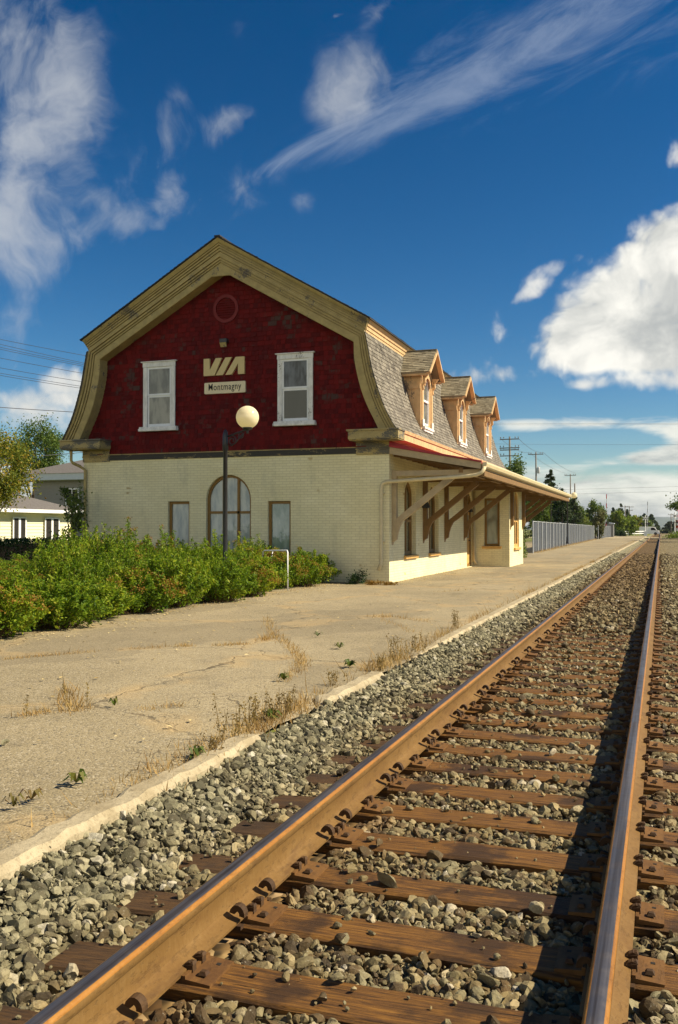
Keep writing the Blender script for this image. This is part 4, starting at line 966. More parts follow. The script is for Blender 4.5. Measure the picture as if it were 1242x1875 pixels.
# globe lamps on black posts
m, g = newmat('milk_globe')
d = g.n('ShaderNodeBsdfDiffuse', None, Color=(.93, .86, .62, 1)); t = g.n('ShaderNodeBsdfTranslucent', None, Color=(.95, .86, .60, 1)); gl = g.n('ShaderNodeBsdfGlossy', None, Color=(1, 1, 1, 1), Roughness=.12)
mx = g.n('ShaderNodeMixShader', None, i0=.5, i1=d.outputs[0], i2=t.outputs[0]); m2 = g.n('ShaderNodeMixShader', None, i0=.05, i1=mx.outputs[0], i2=gl.outputs[0])
g.L.new(m2.outputs[0], g.n('ShaderNodeOutputMaterial').inputs[0]); M['globe'] = m
lp = thing('street_lamp', 'black iron lamp post with one cream globe standing in the shrubs before the station', 'street lamp', (-8.87, 18.1, 0), 'globe lamps along the platform')
bx, by = -8.87, 18.1
mb = MB(); mb.lathe((bx, by, 0), [(.14, 0), (.14, .05), (.10, .12), (.085, .5), (.058, .6), (.05, .7), (.047, 3.15), (.06, 3.17), (.06, 3.36), (.055, 3.5), (.035, 3.58), (.0, 3.62)], 14); mb.build('post', M['black'], lp, True)
gx, gz = bx + .52, 3.85
mb = MB(); mb.tube([(bx + .04, by, 3.45), (bx + .2, by, 3.50), (bx + .4, by, 3.56), (gx, by, 3.585)], .018, 8)
for c_, r0, a0, turns, sgn in (((bx + .16, 3.36), .115, 2.2, 1.5, -1), ((bx + .36, 3.48), .075, -2.6, 1.5, 1)):
    pts = [(c_[0] + r0 * (1 - .75 * t) * math.cos(a0 + sgn * t * turns * 2 * math.pi), by, c_[1] + r0 * (1 - .75 * t) * math.sin(a0 + sgn * t * turns * 2 * math.pi)) for t in np.linspace(0, 1, 26)]
    mb.tube(pts, .013, 6)
mb.tube([(bx + .05, by, 3.28), (bx + .14, by, 3.25), (bx + .26, by, 3.33), (bx + .34, by, 3.43), (bx + .44, by, 3.52)], .013, 6)
mb.lathe((gx, by, 3.50), [(0, 0), (.02, .0), (.03, .04), (.02, .06), (.06, .085), (.105, .10), (.11, .135), (.1, .14)], 16)
mb.build('arm', M['black'], lp, True)
mb = MB(); mb.lathe((gx, by, gz), [(.245 * math.cos(a), .245 * math.sin(a)) for a in np.linspace(-1.15, math.pi / 2, 22)], 32); mb.build('globe', M['globe'], lp, True)
for (x, y, lab) in ((-7.05, 76, 'distant globe lamp showing past the far end of the canopy gutter'), (-8.35, 76.2, 'distant globe lamp whose globe just clears the canopy gutter')):
    c_ = lp.copy(); COL.objects.link(c_); c_.location = (x, y, .30); c_['label'] = lab
    for ch in lp.children:
        q = ch.copy(); COL.objects.link(q); q.parent = c_

# ================================================================== PLANTS
M['spirea'] = mat_leaf('spirea_leaf', [(0.0, (0.03, 0.07, 0.004)), (0.3, (0.11, 0.20, 0.009)), (0.65, (0.24, 0.33, 0.016)), (1.0, (0.44, 0.42, 0.03))], .48)
M['seed'] = mat_leaf('seed_head', [(0.0, (0.16, 0.075, 0.008)), (0.5, (0.23, 0.125, 0.014)), (1.0, (0.33, 0.22, 0.03))], .25)
M['hedge'] = mat_leaf('hedge_leaf', [(0.0, (0.006, 0.018, 0.003)), (0.6, (0.02, 0.05, 0.006)), (1.0, (0.05, 0.09, 0.012))], .2)
M['maple'] = mat_leaf('turning_leaf', [(0.0, (0.05, 0.085, 0.008)), (0.45, (0.14, 0.18, 0.016)), (0.75, (0.28, 0.24, 0.02)), (1.0, (0.38, 0.20, 0.025))], .35)
M['green'] = mat_leaf('green_leaf', [(0.0, (0.03, 0.065, 0.008)), (0.5, (0.08, 0.14, 0.016)), (1.0, (0.20, 0.23, 0.035))], .35)
M['light'] = mat_leaf('light_leaf', [(0.0, (0.06, 0.10, 0.012)), (0.5, (0.13, 0.18, 0.03)), (1.0, (0.26, 0.27, 0.07))], .4)
M['willow'] = mat_leaf('olive_leaf', [(0.0, (0.06, 0.07, 0.02)), (0.5, (0.13, 0.14, 0.045)), (1.0, (0.22, 0.20, 0.08))], .35)
M['needle'] = mat_leaf('needles', [(0.0, (0.016, 0.03, 0.010)), (0.6, (0.05, 0.08, 0.022)), (1.0, (0.10, 0.125, 0.035))], .15)
M['yellowgreen'] = mat_leaf('yellow_green_leaf', [(0.0, (0.05, 0.09, 0.006)), (0.5, (0.14, 0.21, 0.014)), (1.0, (0.30, 0.32, 0.03))], .35)
M['straw'] = mat_leaf('straw', [(0.0, (0.26, 0.15, 0.05)), (0.5, (0.42, 0.28, 0.10)), (1.0, (0.58, 0.43, 0.19))], .35, .8)
M['drystalk'] = mat_leaf('dry_stalk', [(0.0, (0.12, 0.075, 0.02)), (0.5, (0.21, 0.14, 0.035)), (1.0, (0.32, 0.23, 0.06))], .2, .8)
M['litter'] = mat_leaf('fallen_leaf', [(0.0, (0.35, 0.24, 0.08)), (0.5, (0.52, 0.42, 0.20)), (1.0, (0.66, 0.55, 0.30))], .1, .8)
M['weed'] = mat_leaf('weed_leaf', [(0.0, (0.03, 0.055, 0.006)), (0.6, (0.07, 0.105, 0.012)), (1.0, (0.20, 0.16, 0.03))], .3)
M['redweed'] = mat_leaf('red_weed_leaf', [(0.0, (0.05, 0.08, 0.01)), (0.6, (0.14, 0.10, 0.02)), (1.0, (0.24, 0.04, 0.02))], .3)
M['stem'] = mat_plain('twig', (0.10, 0.06, 0.025), .8, .3)

def leaves(c, size, rr, aspect=.5, flat=0.0):
    """one small folded leaf at every point of c"""
    n = len(c); d = rr.normal(size=(n, 3)); d[:, 2] += flat; d /= np.linalg.norm(d, axis=1)[:, None]
    e = rr.normal(size=(n, 3)); e -= (e * d).sum(1)[:, None] * d; e /= np.linalg.norm(e, axis=1)[:, None]; f = np.cross(d, e)
    s = (size * rr.uniform(.6, 1.35, n))[:, None]
    V = np.stack([c - e * s * .5, c + f * s * aspect * .5 + d * s * .1, c + e * s * .5, c - f * s * aspect * .5 + d * s * .1], 1)
    return V.reshape(-1, 3), np.arange(n * 4).reshape(n, 4)
def tubes_np(paths, r0, r1):
    V = []; F = []; b = 0
    for P in paths:
        P = np.asarray(P); n = len(P)
        for i, p in enumerate(P):
            r = r0 + (r1 - r0) * i / (n - 1)
            for k in range(3): a = 2.094 * k; V.append((p[0] + r * math.cos(a), p[1] + r * math.sin(a), p[2]))
        for i in range(n - 1):
            for k in range(3): F.append((b + i * 3 + k, b + i * 3 + (k + 1) % 3, b + i * 3 + 3 + (k + 1) % 3, b + i * 3 + 3 + k))
        b += n * 3
    return V, F
def spirea(seed, r, h, nst, nl, seeds):
    rr = np.random.default_rng(seed); paths = []; C_ = []; S_ = []
    for i in range(nst):
        a = rr.uniform(0, 2 * math.pi); q = math.sqrt(rr.uniform()); e = np.array([r * q * math.cos(a), r * q * math.sin(a), 0]); b = e * .35
        e[2] = h * math.sqrt(1 - .82 * q * q) * rr.uniform(.80, 1.06)
        if rr.uniform() < (.08 if h < 1 else .22) and q < .75: e[2] *= rr.uniform(1.1, 1.38)
        t = np.linspace(0, 1, 5)[:, None]; m_ = b * (1 - t) ** 2 + 2 * t * (1 - t) * np.array([e[0] * .75, e[1] * .75, e[2] * .7]) + t * t * e; paths.append(m_)
        n = int(nl * rr.uniform(.7, 1.3)); tt = rr.uniform(.12, 1, n) ** .75; tt = tt[:, None]
        p = b * (1 - tt) ** 2 + 2 * tt * (1 - tt) * np.array([e[0] * .75, e[1] * .75, e[2] * .7]) + tt * tt * e
        C_.append(p + rr.normal(0, 1, (n, 3)) * (.075 - .055 * tt) * (r / .8))
        if rr.uniform() < seeds:
            k = rr.integers(20, 46); S_.append(e + rr.normal(0, 1, (k, 3)) * [.038, .038, .03])
    cc = np.concatenate(C_); hf = len(cc) // 3; va, fa = leaves(cc[::3], .075, rr, .45, .5); vb, fb = leaves(np.delete(cc, slice(0, None, 3), 0), .046, rr, .5, .5)
    V, F = np.concatenate([va, vb]), np.concatenate([fa, fb + len(va)]); fo = npmesh('foliage', V, F, M['spirea'])
    V, F = tubes_np(paths, .008, .003); sm = npmesh('stem', V, F, M['stem'])
    se = None
    if S_: V, F = leaves(np.concatenate(S_), .028, rr, .8); se = npmesh('seed_head', V, F, M['seed'])
    return fo, sm, se
SP = [spirea(1, .78, .82, 130, 85, .85), spirea(2, .72, .78, 120, 85, .5), spirea(3, .8, .86, 130, 85, 0), spirea(4, .95, 1.12, 120, 95, 0), spirea(5, 1.0, 1.18, 125, 95, 0), spirea(6, .9, 1.05, 115, 95, .3)]
def shrub(kind, x, y, sc, hz, label, rot):
    o = thing('shrub', label, 'shrub', (x, y, 0), 'spirea shrubs in front of the station'); o.rotation_euler.z = rot; o.scale = (sc, sc, sc * hz)
    for nm, me in zip(('foliage', 'stem', 'seed_head'), SP[kind]):
        if me: link(nm, me, o)
rr = random.Random(4)
front = [9.0, 10.35, 11.6, 12.9, 14.2, 15.5, 16.9, 18.4, 19.8, 21.1, 22.2, 23.2]
for i, y in enumerate(front):
    x = -8.72 + rr.uniform(-.08, .1) + (.22 if 15.8 < y < 19.0 else 0) - (.42 if 19.4 < y < 21.5 else 0) - (.1 if y > 23 else 0) + (.22 if y < 12 else 0)
    shrub(i % 3 if i not in (3, 6) else 2, x, y, rr.uniform(1.0, 1.14), rr.uniform(.66, .92) * (1.25 if 14.9 < y < 19.0 else 1 if y < 19.4 else 1.12), f'rust-tipped spirea mound at the asphalt edge, {ordinal(i + 1)} of that row from the left photo edge', rr.uniform(0, 6))
for i, y in enumerate([9.8, 11.4, 12.9, 14.4, 15.9, 17.4, 18.9, 20.4, 21.8, 22.9]):
    shrub(3 + i % 3, -10.15 + rr.uniform(-.12, .12), y, rr.uniform(.84, 1.0), rr.uniform(1.0, 1.24) * (1.02 if 14 < y < 18 else .62 if y < 14 else .84), f'green spirea shrub with upright shoots, {ordinal(i + 1)} from the left in the second row', rr.uniform(0, 6))
for i, (x, y, k) in enumerate([(-11.5, 12.6, .52), (-11.6, 14.2, .58), (-11.5, 15.9, .80), (-11.6, 17.6, 1.0), (-11.7, 19.3, .93), (-11.6, 21.0, .88), (-11.5, 22.6, .82), (-13.1, 15.3, .5), (-13.2, 17.2, .55), (-13.2, 19.2, 1.0), (-13.2, 21.2, .95), (-13.1, 22.9, .85), (-14.8, 18.2, .5), (-14.9, 20.4, .58), (-15.0, 22.5, .8), (-16.4, 20.6, .5)]):
    row = ('third', 'fourth', 'fifth', 'sixth')[0 if i < 7 else 1 if i < 12 else 2 if i < 15 else 3]; j = i - (0, 7, 12, 15)[0 if i < 7 else 1 if i < 12 else 2 if i < 15 else 3]
    shrub(3 + (i * 2) % 3, x, y, rr.uniform(1.0, 1.14), k * rr.uniform(1.0, 1.15), f'leafy green spirea shrub, {ordinal(j + 1)} from the left in the {row} row back from the asphalt', rr.uniform(0, 6))
# soil under the shrubs
mb = MB(); mb.prism([(-8.9, 8.0), (-8.75, 12), (-8.8, 15), (-8.5, 17), (-8.8, 20), (-9.0, 22.5), (-9.2, 24.1), (-20, 24.1), (-20, 8)], 'Z', -.05, .016)
M['soil'] = mat_plain('soil', (0.075, 0.055, 0.03), .95, .3, 6); tag(mb.build('soil', M['soil']), 'dark soil bed under the shrubs', None, kind='structure')

def blobplant(name, label, cat, x, y, z, r, h, n, ls, mat, seed, group=None, stems=10):
    rr = np.random.default_rng(seed); o = thing(name, label, cat, (x, y, z), group)
    k = rr.normal(size=(max(6, n // 60), 3)); k /= np.linalg.norm(k, axis=1)[:, None]; k *= rr.uniform(.35, .85, len(k))[:, None]; k[:, 2] = np.abs(k[:, 2])
    c = k[rr.integers(0, len(k), n)] + rr.normal(0, .17, (n, 3)); c[:, 2] = np.clip(c[:, 2], .03, 1.2); c *= [r, r, h]
    V, F = leaves(c, ls, rr, .55, .3); link('foliage', npmesh('foliage', V, F, mat), o)
    V, F = tubes_np([[(0, 0, 0), tuple(q * np.array([r, r, h]) * .5), tuple(q * np.array([r, r, h]))] for q in k[:stems]], .012 * max(r, .4), .004); link('stem', npmesh('stem', V, F, M['stem']), o); return o
blobplant('shrub', 'small dark shrub growing by itself against the cream brick wall', 'shrub', -7.62, 23.5, 0, .34, .42, 900, .05, M['hedge'], 31)
blobplant('plant', 'low rust-coloured tuft at the sunlit brick corner of the station', 'plant', -6.95, 23.35, 0, .45, .13, 900, .04, M['seed'], 32)
blobplant('vine', 'green leafy climber standing between the bay and the grey fence', 'vine', -6.75, 47.6, 0, .42, 1.95, 1500, .10, M['yellowgreen'], 33)
# clipped hedge on the far left
rg = np.random.default_rng(8); n = 15000; hv = np.stack([rg.uniform(-33, -17.6, n), rg.uniform(26.5, 27.9, n), rg.uniform(0, 1, n) ** .5 * 1.06], 1); k = rg.integers(0, 3, n)
hv[k == 0, 1] = 26.5 + rg.normal(0, .05, (k == 0).sum()); hv[k == 1, 2] = 1.05 + rg.normal(0, .05, (k == 1).sum())
o = thing('hedge', 'dark green clipped hedge running behind the shrubs at the left edge', 'hedge', (-25, 27, 0)); V, F = leaves(hv - np.array([-25, 27, 0]), .085, rg, .6, .3); link('foliage', npmesh('foliage', V, F, M['hedge']), o)
mb = MB(); mb.box(-32.8, -17.8, 26.75, 27.7, 0, .95); mb.build('branches', M['bark'], o)

def tree(name, label, base, H, crown, n, ls, mat, seed, trunk=.16, nk=26, group=None, sig=.17):
    """tapered trunk, limbs out to leaf clumps; crown = (dx, dy, z of middle, rx, ry, rz)"""
    rr = np.random.default_rng(seed); o = thing(name, label, 'tree', base, group); dx, dy, zc_, rx, ry, rz = crown
    k = rr.normal(size=(nk, 3)); k /= np.linalg.norm(k, axis=1)[:, None]; k *= rr.uniform(.35, 1.0, nk)[:, None] ** .6
    w = rr.uniform(.4, 1.6, nk); w /= w.sum(); idx = rr.choice(nk, n, p=w); sg = rr.uniform(.6, 1.4, nk)[idx][:, None] * sig
    c = (k[idx] + rr.normal(0, 1, (n, 3)) * sg) * [rx, ry, rz] + [dx, dy, zc_]; c = c[c[:, 2] > .1]
    V, F = leaves(c, ls, rr, .6, .3); link('crown', npmesh('crown', V, F, mat), o)
    mb = MB(); b = Vector(base); top = Vector((dx * .8, dy * .8, zc_ + rz * .35))
    pts = [b + top * t + Vector((rr.normal() * .03 * H * t * (1 - t), rr.normal() * .03 * H * t * (1 - t), 0)) for t in (0, .2, .4, .6, .8, 1)]
    mb.tube(pts, [trunk * s for s in (1.25, 1, .85, .65, .42, .15)], 8)
    for q in k[:14]:
        e = b + Vector((q[0] * rx + dx, q[1] * ry + dy, q[2] * rz + zc_)); f = rr.uniform(.3, .75); s = b + top * f; mid = s.lerp(e, .5) + Vector((0, 0, .08 * H * rr.uniform(0, 1)))
        mb.tube([s, mid, e], [trunk * .4, trunk * .25, trunk * .06], 5)
    mb.build('trunk', M['bark'], o, True); return o
def conifer(name, label, base, H, R0, n, ls, seed, mat='needle', group=None):
    rr = np.random.default_rng(seed); o = thing(name, label, 'tree', base, group)
    nb_ = int(14 + H * 5); t = np.sort(rr.uniform(.10, 1, nb_)); a = rr.uniform(0, 6.283, nb_); L = R0 * (1 - t) ** .8 * rr.uniform(.65, 1.15, nb_) + .15
    idx = rr.integers(0, nb_, n); u = rr.uniform(.15, 1, n)
    c = np.stack([np.cos(a[idx]) * L[idx] * u, np.sin(a[idx]) * L[idx] * u, H * t[idx] - .28 * L[idx] * u ** 1.5 + .05 * H * (1 - t[idx]) * u], 1) + rr.normal(0, 1, (n, 3)) * np.stack([.10 * L[idx] + .04] * 2 + [.05 * L[idx] + .04], 1)
    V, F = leaves(c, ls, rr, .45, .2); link('crown', npmesh('crown', V, F, M[mat]), o)
    mb = MB(); b = Vector(base); mb.tube([b, b + Vector((0, 0, H * .5)), b + Vector((0, 0, H * .98))], [H * .02, H * .012, .015], 7); mb.build('trunk', M['bark'], o, True); return o
def ground_at(px, d, z=-.05): p = at(px, 969, d); return (p.x, p.y, z)
def Zpx(y, d): return CAMZ + (969 - y) / FPX * d
def tree_px(name, label, x0, x1, ytop, ybot, d, n, mat, seed, group=None, ls=None, **k):
    b = ground_at((x0 + x1) / 2, d); zt = Zpx(ytop, d) + .05; zb = max(Zpx(ybot, d), .3); r = (x1 - x0) / 2 / FPX * d
    return tree(name, label, b, zt, (0, 0, (zt + zb) / 2 + .05, r * .92, r * .92, (zt - zb) / 2 * .95), n, ls or max(.10, d / FPX * 3.9), M[mat], seed, max(.06, zt * .018), group=group, **k)
# left side
tree_px('maple_tree', 'big tree with orange and green leaves at the left photo edge', -110, 66, 778, 950, 37, 17000, 'maple', 11, nk=48, sig=.15)
tree_px('maple_tree', 'dark green tree whose crown stands behind the grey building roof', 0, 128, 776, 880, 72, 13000, 'green', 12, nk=44, sig=.16)
tree_px('tree', 'thin olive-green tree in front of the pale yellow house beside the drainpipe', 104, 160, 892, 985, 27, 1000, 'light', 13, nk=16, sig=.2)
b = ground_at(88, 27.5); blobplant('shrub', 'rounded pale green shrub below the yellow house window', 'shrub', b[0], b[1], 0, .62, 1.5, 1700, .09, M['light'], 14)
# right side, beyond the canopy
for i, (nm, lab, x0, x1, yt, yb, d, n, mat) in enumerate([
    ('tree', 'green treetop beside the tall pole with three crossarms', 908, 962, 842, 940, 105, 3000, 'green'),
    ('tree', 'broad dark green tree filling the view under the canopy end', 952, 1004, 900, 962, 92, 4200, 'green'), ('tree', 'dark green tree between the spruce trunk and the far lamp posts', 998, 1046, 898, 962, 108, 4200, 'hedge'), ('tree', 'low leafy tree behind the fence under the bare grey pole', 1032, 1068, 918, 964, 120, 2600, 'green'),
    ('tree', 'dense green tree left of the white van', 1160, 1192, 948, 978, 290, 1800, 'green'),
    ('tree', 'leafy tree above the near end of the grey fence', 975, 1012, 905, 962, 80, 2200, 'green'),
    ('tree', 'rounded green tree behind the far part of the long fence', 1068, 1112, 922, 968, 150, 2200, 'green'),
    ('tree', 'pale yellow-green bush-like tree rising over the long fence', 1048, 1080, 940, 972, 125, 1500, 'light'),
    ('tree', 'thin olive tree filling the gap between the two fences', 1088, 1108, 936, 986, 138, 1100, 'willow'),
    ('tree', 'bright green roadside tree just past the end of the second fence', 1112, 1148, 940, 986, 205, 2200, 'yellowgreen'),
    ('tree', 'yellow-green roadside tree to the right of the bright green one', 1138, 1166, 945, 984, 215, 1800, 'yellowgreen'),
    ('tree', 'small autumn-tinted tree beside the dark pines in the distance', 1152, 1176, 944, 978, 260, 1300, 'maple'),
    ('tree', 'tree at the right photo edge whose leafy branch tip reaches into view', 1231, 1340, 895, 944, 118, 3500, 'green')]):
    tree_px(nm, lab, x0, x1, yt, yb, d, int(n * 1.7), mat, 100 + i)
for i, (lab, px, yt, w, d, n) in enumerate([
    ('spruce tree standing tallest behind the canopy edge', 1008, 861, 58, 112, 4500), ('dark pine just right of the tallest spruce, behind the fence', 1030, 895, 50, 100, 3000), ('dark pine behind the middle bracket of the canopy end', 985, 890, 50, 98, 2600),
    ('dark conifer behind the black far lamp posts', 1052, 908, 38, 118, 2000),
    ('far pine rising highest above the roadside trees', 1137, 923, 17, 270, 900), ('far pine left of the highest one', 1123, 930, 15, 275, 700), ('far pine right of the highest one', 1149, 933, 15, 280, 700), ('far dark tree left of the blue hill', 1180, 941, 22, 340, 1000), ('far dark tree touching the blue hill on its left side', 1193, 942, 20, 345, 1000),
    ('far dark tree at the right end of the blue hill', 1225, 955, 22, 350, 900), ('far dark tree close to the right photo edge', 1237, 953, 20, 340, 900), ('low dark conifer beside the vanishing rails on the left', 1203, 957, 12, 360, 500)]):
    b = ground_at(px, d); conifer('conifer', lab, b, Zpx(yt, d) + .05, w / 2 / FPX * d * (1.15 if d < 150 else 1.7), int(n * (2.2 if d < 150 else 3.4)), max(.2, d / FPX * 3.6), 200 + i, group='conifers beyond the station')
blobplant('shrub', 'low green bush at the end of the second grey fence', 'shrub', *ground_at(1125, 200), 1.1, 2.6, 700, .3, M['hedge'], 41)
blobplant('shrub', 'dark round bush beside the grassy bank past the fence', 'shrub', *ground_at(1139, 195), 1.0, 2.0, 700, .3, M['hedge'], 42)
blobplant('shrub', 'yellow-green bush on the right of the rails at the far crossing', 'shrub', *ground_at(1236, 150), 2.2, 1.2, 900, .25, M['yellowgreen'], 43)

# dry grass, weeds, fallen leaves
rg = np.random.default_rng(21)
def gpt(px, py): r_ = ray(px, py); s_ = -CAMZ / r_.z; p = Vector((0, 0, CAMZ)) + r_ * s_; return (p.x, p.y)
B = []
def tuft_line(pts, width, n, h):
    P = np.array(pts); seg = rg.integers(0, len(P) - 1, n); t = rg.uniform(size=n)[:, None]; q = P[seg] * (1 - t) + P[seg + 1] * t + rg.normal(0, width, (n, 2))
    B.append(np.column_stack([q, h * rg.lognormal(-.2, .45, n)]))
yy = rg.uniform(3.0, 60, 5200); m_ = rg.uniform(size=5200) < (0.25 + .75 * (np.sin(yy * 2.1) + np.sin(yy * .9 + 1) > .3)); yy = yy[m_]
B.append(np.column_stack([-2.86 + rg.normal(0, .055, len(yy)), yy, .055 * rg.lognormal(0, .5, len(yy))]))
for a, b_, n in ((4.6, 6.4, 500), (6.1, 7.35, 560), (9.1, 10.3, 500), (10, 13, 400)): B.append(np.column_stack([-2.84 + rg.normal(0, .10, n), rg.uniform(a, b_, n), .042 * rg.lognormal(0, .5, n)]))
for px, w, n, h in (([(0, 1208), (90, 1201), (180, 1194)], .05, 420, .035), ([(230, 1190), (330, 1184), (345, 1183)], .05, 260, .04), ([(395, 1182), (450, 1178)], .05, 150, .035), ([(488, 1130), (500, 1160), (535, 1185), (553, 1205), (552, 1222), (515, 1248)], .05, 900, .04),
                   ([(500, 1165), (480, 1172)], .06, 150, .05), ([(118, 1262), (130, 1285), (140, 1300)], .07, 220, .07), ([(40, 1310), (80, 1303), (160, 1300)], .05, 180, .04), ([(680, 1130), (720, 1130), (790, 1140)], .06, 260, .05), ([(700, 1135), (760, 1160)], .05, 200, .04), ([(800, 1085), (860, 1080)], .05, 120, .04), ([(340, 1290), (250, 1300)], .05, 110, .03)):
    tuft_line([gpt(*p) for p in px], w, n, h)
tuft_line([(-8.55, 10), (-8.4, 14), (-8.1, 17), (-8.3, 21), (-8.4, 23)], .08, 500, .05); tuft_line([(-6.8, 24), (-6.85, 34)], .05, 260, .05); tuft_line([(-7.25, 57), (-8.7, 134)], .15, 2600, .16); tuft_line([(-3.0, 60), (-3.05, 120)], .15, 900, .09)
B = np.concatenate(B); n = len(B); h = np.clip(B[:, 2], .01, .30); a = rg.uniform(0, 6.283, n); ln = rg.normal(0, .5, (n, 2)) * h[:, None]; w = .0035 + h * .012
p0 = np.column_stack([B[:, 0] - np.cos(a) * w, B[:, 1] - np.sin(a) * w, np.full(n, -.01)]); p1 = np.column_stack([B[:, 0] + np.cos(a) * w, B[:, 1] + np.sin(a) * w, np.full(n, -.01)]); p2 = np.column_stack([B[:, 0] + ln[:, 0], B[:, 1] + ln[:, 1], h])
tag(link('dry_grass', npmesh('dry_grass', np.stack([p0, p1, p2], 1).reshape(-1, 3), np.arange(n * 3).reshape(n, 3), M['straw'])), 'straw-coloured dry grass in the cracks and along the edging', 'grass', kind='stuff')
n = 900; lx = np.concatenate([rg.uniform(-8.5, -3, 260), -8.15 + rg.exponential(.35, 380), -6.75 + rg.exponential(.5, 260)]); ly = np.concatenate([rg.uniform(5, 32, 260), rg.uniform(9.5, 23, 380), rg.uniform(24, 40, 260)])
V, F = leaves(np.column_stack([lx, ly, np.full(n, .018)]), .048, rg, .65, 9.0)
tag(link('fallen_leaves', npmesh('fallen_leaves', V, F, M['litter'])), 'pale fallen leaves strewn over the asphalt', 'leaves', kind='stuff')
def weed(x, y, r, n, mat, label, seed, h=.05):
    rr = np.random.default_rng(seed); mb = MB()
    for k in range(n):
        a = rr.uniform(0, 6.283); L = r * rr.uniform(.6, 1.15); w = L * .13; d = Vector((math.cos(a), math.sin(a), 0)); s = Vector((-d.y, d.x, 0)); b = Vector((x, y, .01)); hh = h * rr.uniform(.5, 1.5)
        q = [b - s * .004, b + s * .004, b + d * L * .55 + s * w + Vector((0, 0, hh)), b + d * L * .55 - s * w + Vector((0, 0, hh)), b + d * L + Vector((0, 0, hh * .35))]
        mb.add(q, [(0, 1, 2, 3), (3, 2, 4)])
    mb.build_own('weed', mat, label, 'weed', (x, y, 0))
for i, (px, py, r, n, mt, lab) in enumerate([(140, 1436, .13, 14, 'weed', 'green rosette weed on the asphalt near the long curb piece'), (58, 1467, .12, 10, 'redweed', 'weed with a few crimson leaves at the left photo edge'), (520, 1247, .12, 16, 'weed', 'yellow-green weed at the lower end of the curved crack'),
        (622, 1188, .13, 12, 'weed', 'green weed alone in the middle of the asphalt'), (582, 1166, .12, 9, 'weed', 'faint green weed beside the top of the curved crack'), (640, 1222, .16, 18, 'weed', 'bright green weed patch above the short curb piece'), (355, 1388, .14, 16, 'weed', 'green weed hugging the far end of the long curb piece'), (25, 1480, .10, 8, 'redweed', 'small brownish weed at the edge of the asphalt far left'), (210, 1294, .10, 8, 'weed', 'small pale weed between two asphalt cracks on the left'), (495, 1318, .15, 18, 'weed', 'yellow-flowering weed in the gap before the short curb piece')]):
    x, y = gpt(px, py); weed(x, y, r * .72, n, M[mt], lab, 300 + i)
def stalk(x, y, h, n, label, seed):
    rr = np.random.default_rng(seed); o = thing('dry_weed', label, 'weed', (x, y, 0)); paths = []; C_ = []
    for k in range(n):
        b = np.array([rr.normal(0, .045), rr.normal(0, .045), 0]); e = b + [rr.normal(0, .05) * h * 2, rr.normal(0, .05) * h * 2, h * rr.uniform(.6, 1.05)]
        paths.append([b, (b + e) / 2 + rr.normal(0, .008, 3), e]); m_ = int(40 * h / .3); t = rr.uniform(.15, 1, m_)[:, None]; C_.append(b * (1 - t) + e * t + rr.normal(0, .013, (m_, 3)))
    V, F = tubes_np(paths, .003, .0015); link('stem', npmesh('stem', V, F, M['drystalk']), o); V, F = leaves(np.concatenate(C_), .022, rr, .4); link('foliage', npmesh('foliage', V, F, M['drystalk']), o)
for i, (px, py, h, n, lab) in enumerate([(425, 1358, .30, 5, 'tallest brown seed stalks just before the first curb gap'), (465, 1330, .22, 6, 'brown seed stalks at the start of the first curb gap'), (500, 1318, .24, 7, 'brown stalks in the middle of the first curb gap'), (530, 1302, .22, 6, 'brown stalks at the end of the first curb gap'), (730, 1212, .34, 7, 'tall feathery brown weed in the second curb gap'), (700, 1228, .22, 6, 'short brown weed at the start of the second curb gap'), (765, 1195, .24, 6, 'brown weed at the end of the second curb gap'),
        (45, 1312, .26, 1, 'single thin reddish stalk on the asphalt at far left'), (148, 1296, .26, 2, 'pair of thin stalks rising from the left asphalt tuft'), (835, 1150, .30, 6, 'brown weed by the curb halfway to the station'), (390, 1378, .14, 7, 'low brown weed at the end of the long curb piece'), (620, 1255, .15, 7, 'low brown weed behind the short curb piece')]):
    x, y = gpt(px, py); stalk(x, y, h, n, lab, 400 + i)
kinds, f_ = stone_kinds(1, 1, 77); x, y = gpt(8, 1364); V = kinds[0] * .035
tag(link('stone', npmesh('stone', V, f_, M['stone']), None, (x, y, .02)), 'lone grey stone lying on the asphalt at the left edge', 'stone')
mb = MB(); mb.tube([(-8.36, 20.4, -.05), (-8.36, 20.4, .92), (-8.39, 20.43, .95), (-9.20, 20.95, .93), (-9.26, 21.0, .90), (-9.26, 21.0, 0)], .017, 8)
mb.tube([(-8.90, 20.76, .93), (-8.98, 20.76, .45)], .013, 8)
mb.build_own('handrail', M['whitesash'], 'white pipe handrail half buried in the shrubs near the wall', 'handrail', (-8.36, 20.4, 0), smooth=True)

# ================================================================== NEIGHBOURS, FENCES, POLES, CROSSING
M['siding_grey'] = mat_plain('grey_siding', (0.22, 0.215, 0.20), .7, .08, 3, (1, 1, 8)); M['siding_yellow'] = mat_plain('yellow_siding', (0.72, 0.68, 0.46), .6, .05, 3, (1, 1, 8))
M['greyroof'] = mat_plain('grey_roof', (0.13, 0.12, 0.11), .9, .25, 10); M['bluefascia'] = mat_plain('pale_fascia', (0.50, 0.55, 0.58), .5, .05)
def siding(mb, x, y0, y1, z0, z1, step=.16):
    z = z0
    while z < z1:
        mb.add([(x + .03, y0, z), (x + .03, y1, z), (x + .005, y1, min(z + step, z1)), (x + .005, y0, min(z + step, z1)), (x, y0, z), (x, y1, z)], [(0, 1, 2, 3), (4, 5, 1, 0)]); z += step
yh = thing('house', 'pale yellow bungalow with white windows and dark grey hipped roof', 'house', (-34, 39, 0))
mb = MB(); mb.box(-38, -30.03, 30, 42.6, -.1, 2.42); siding(mb, -30.03, 30, 42.6, 0, 2.42); mb.build('wall', M['siding_yellow'], yh)
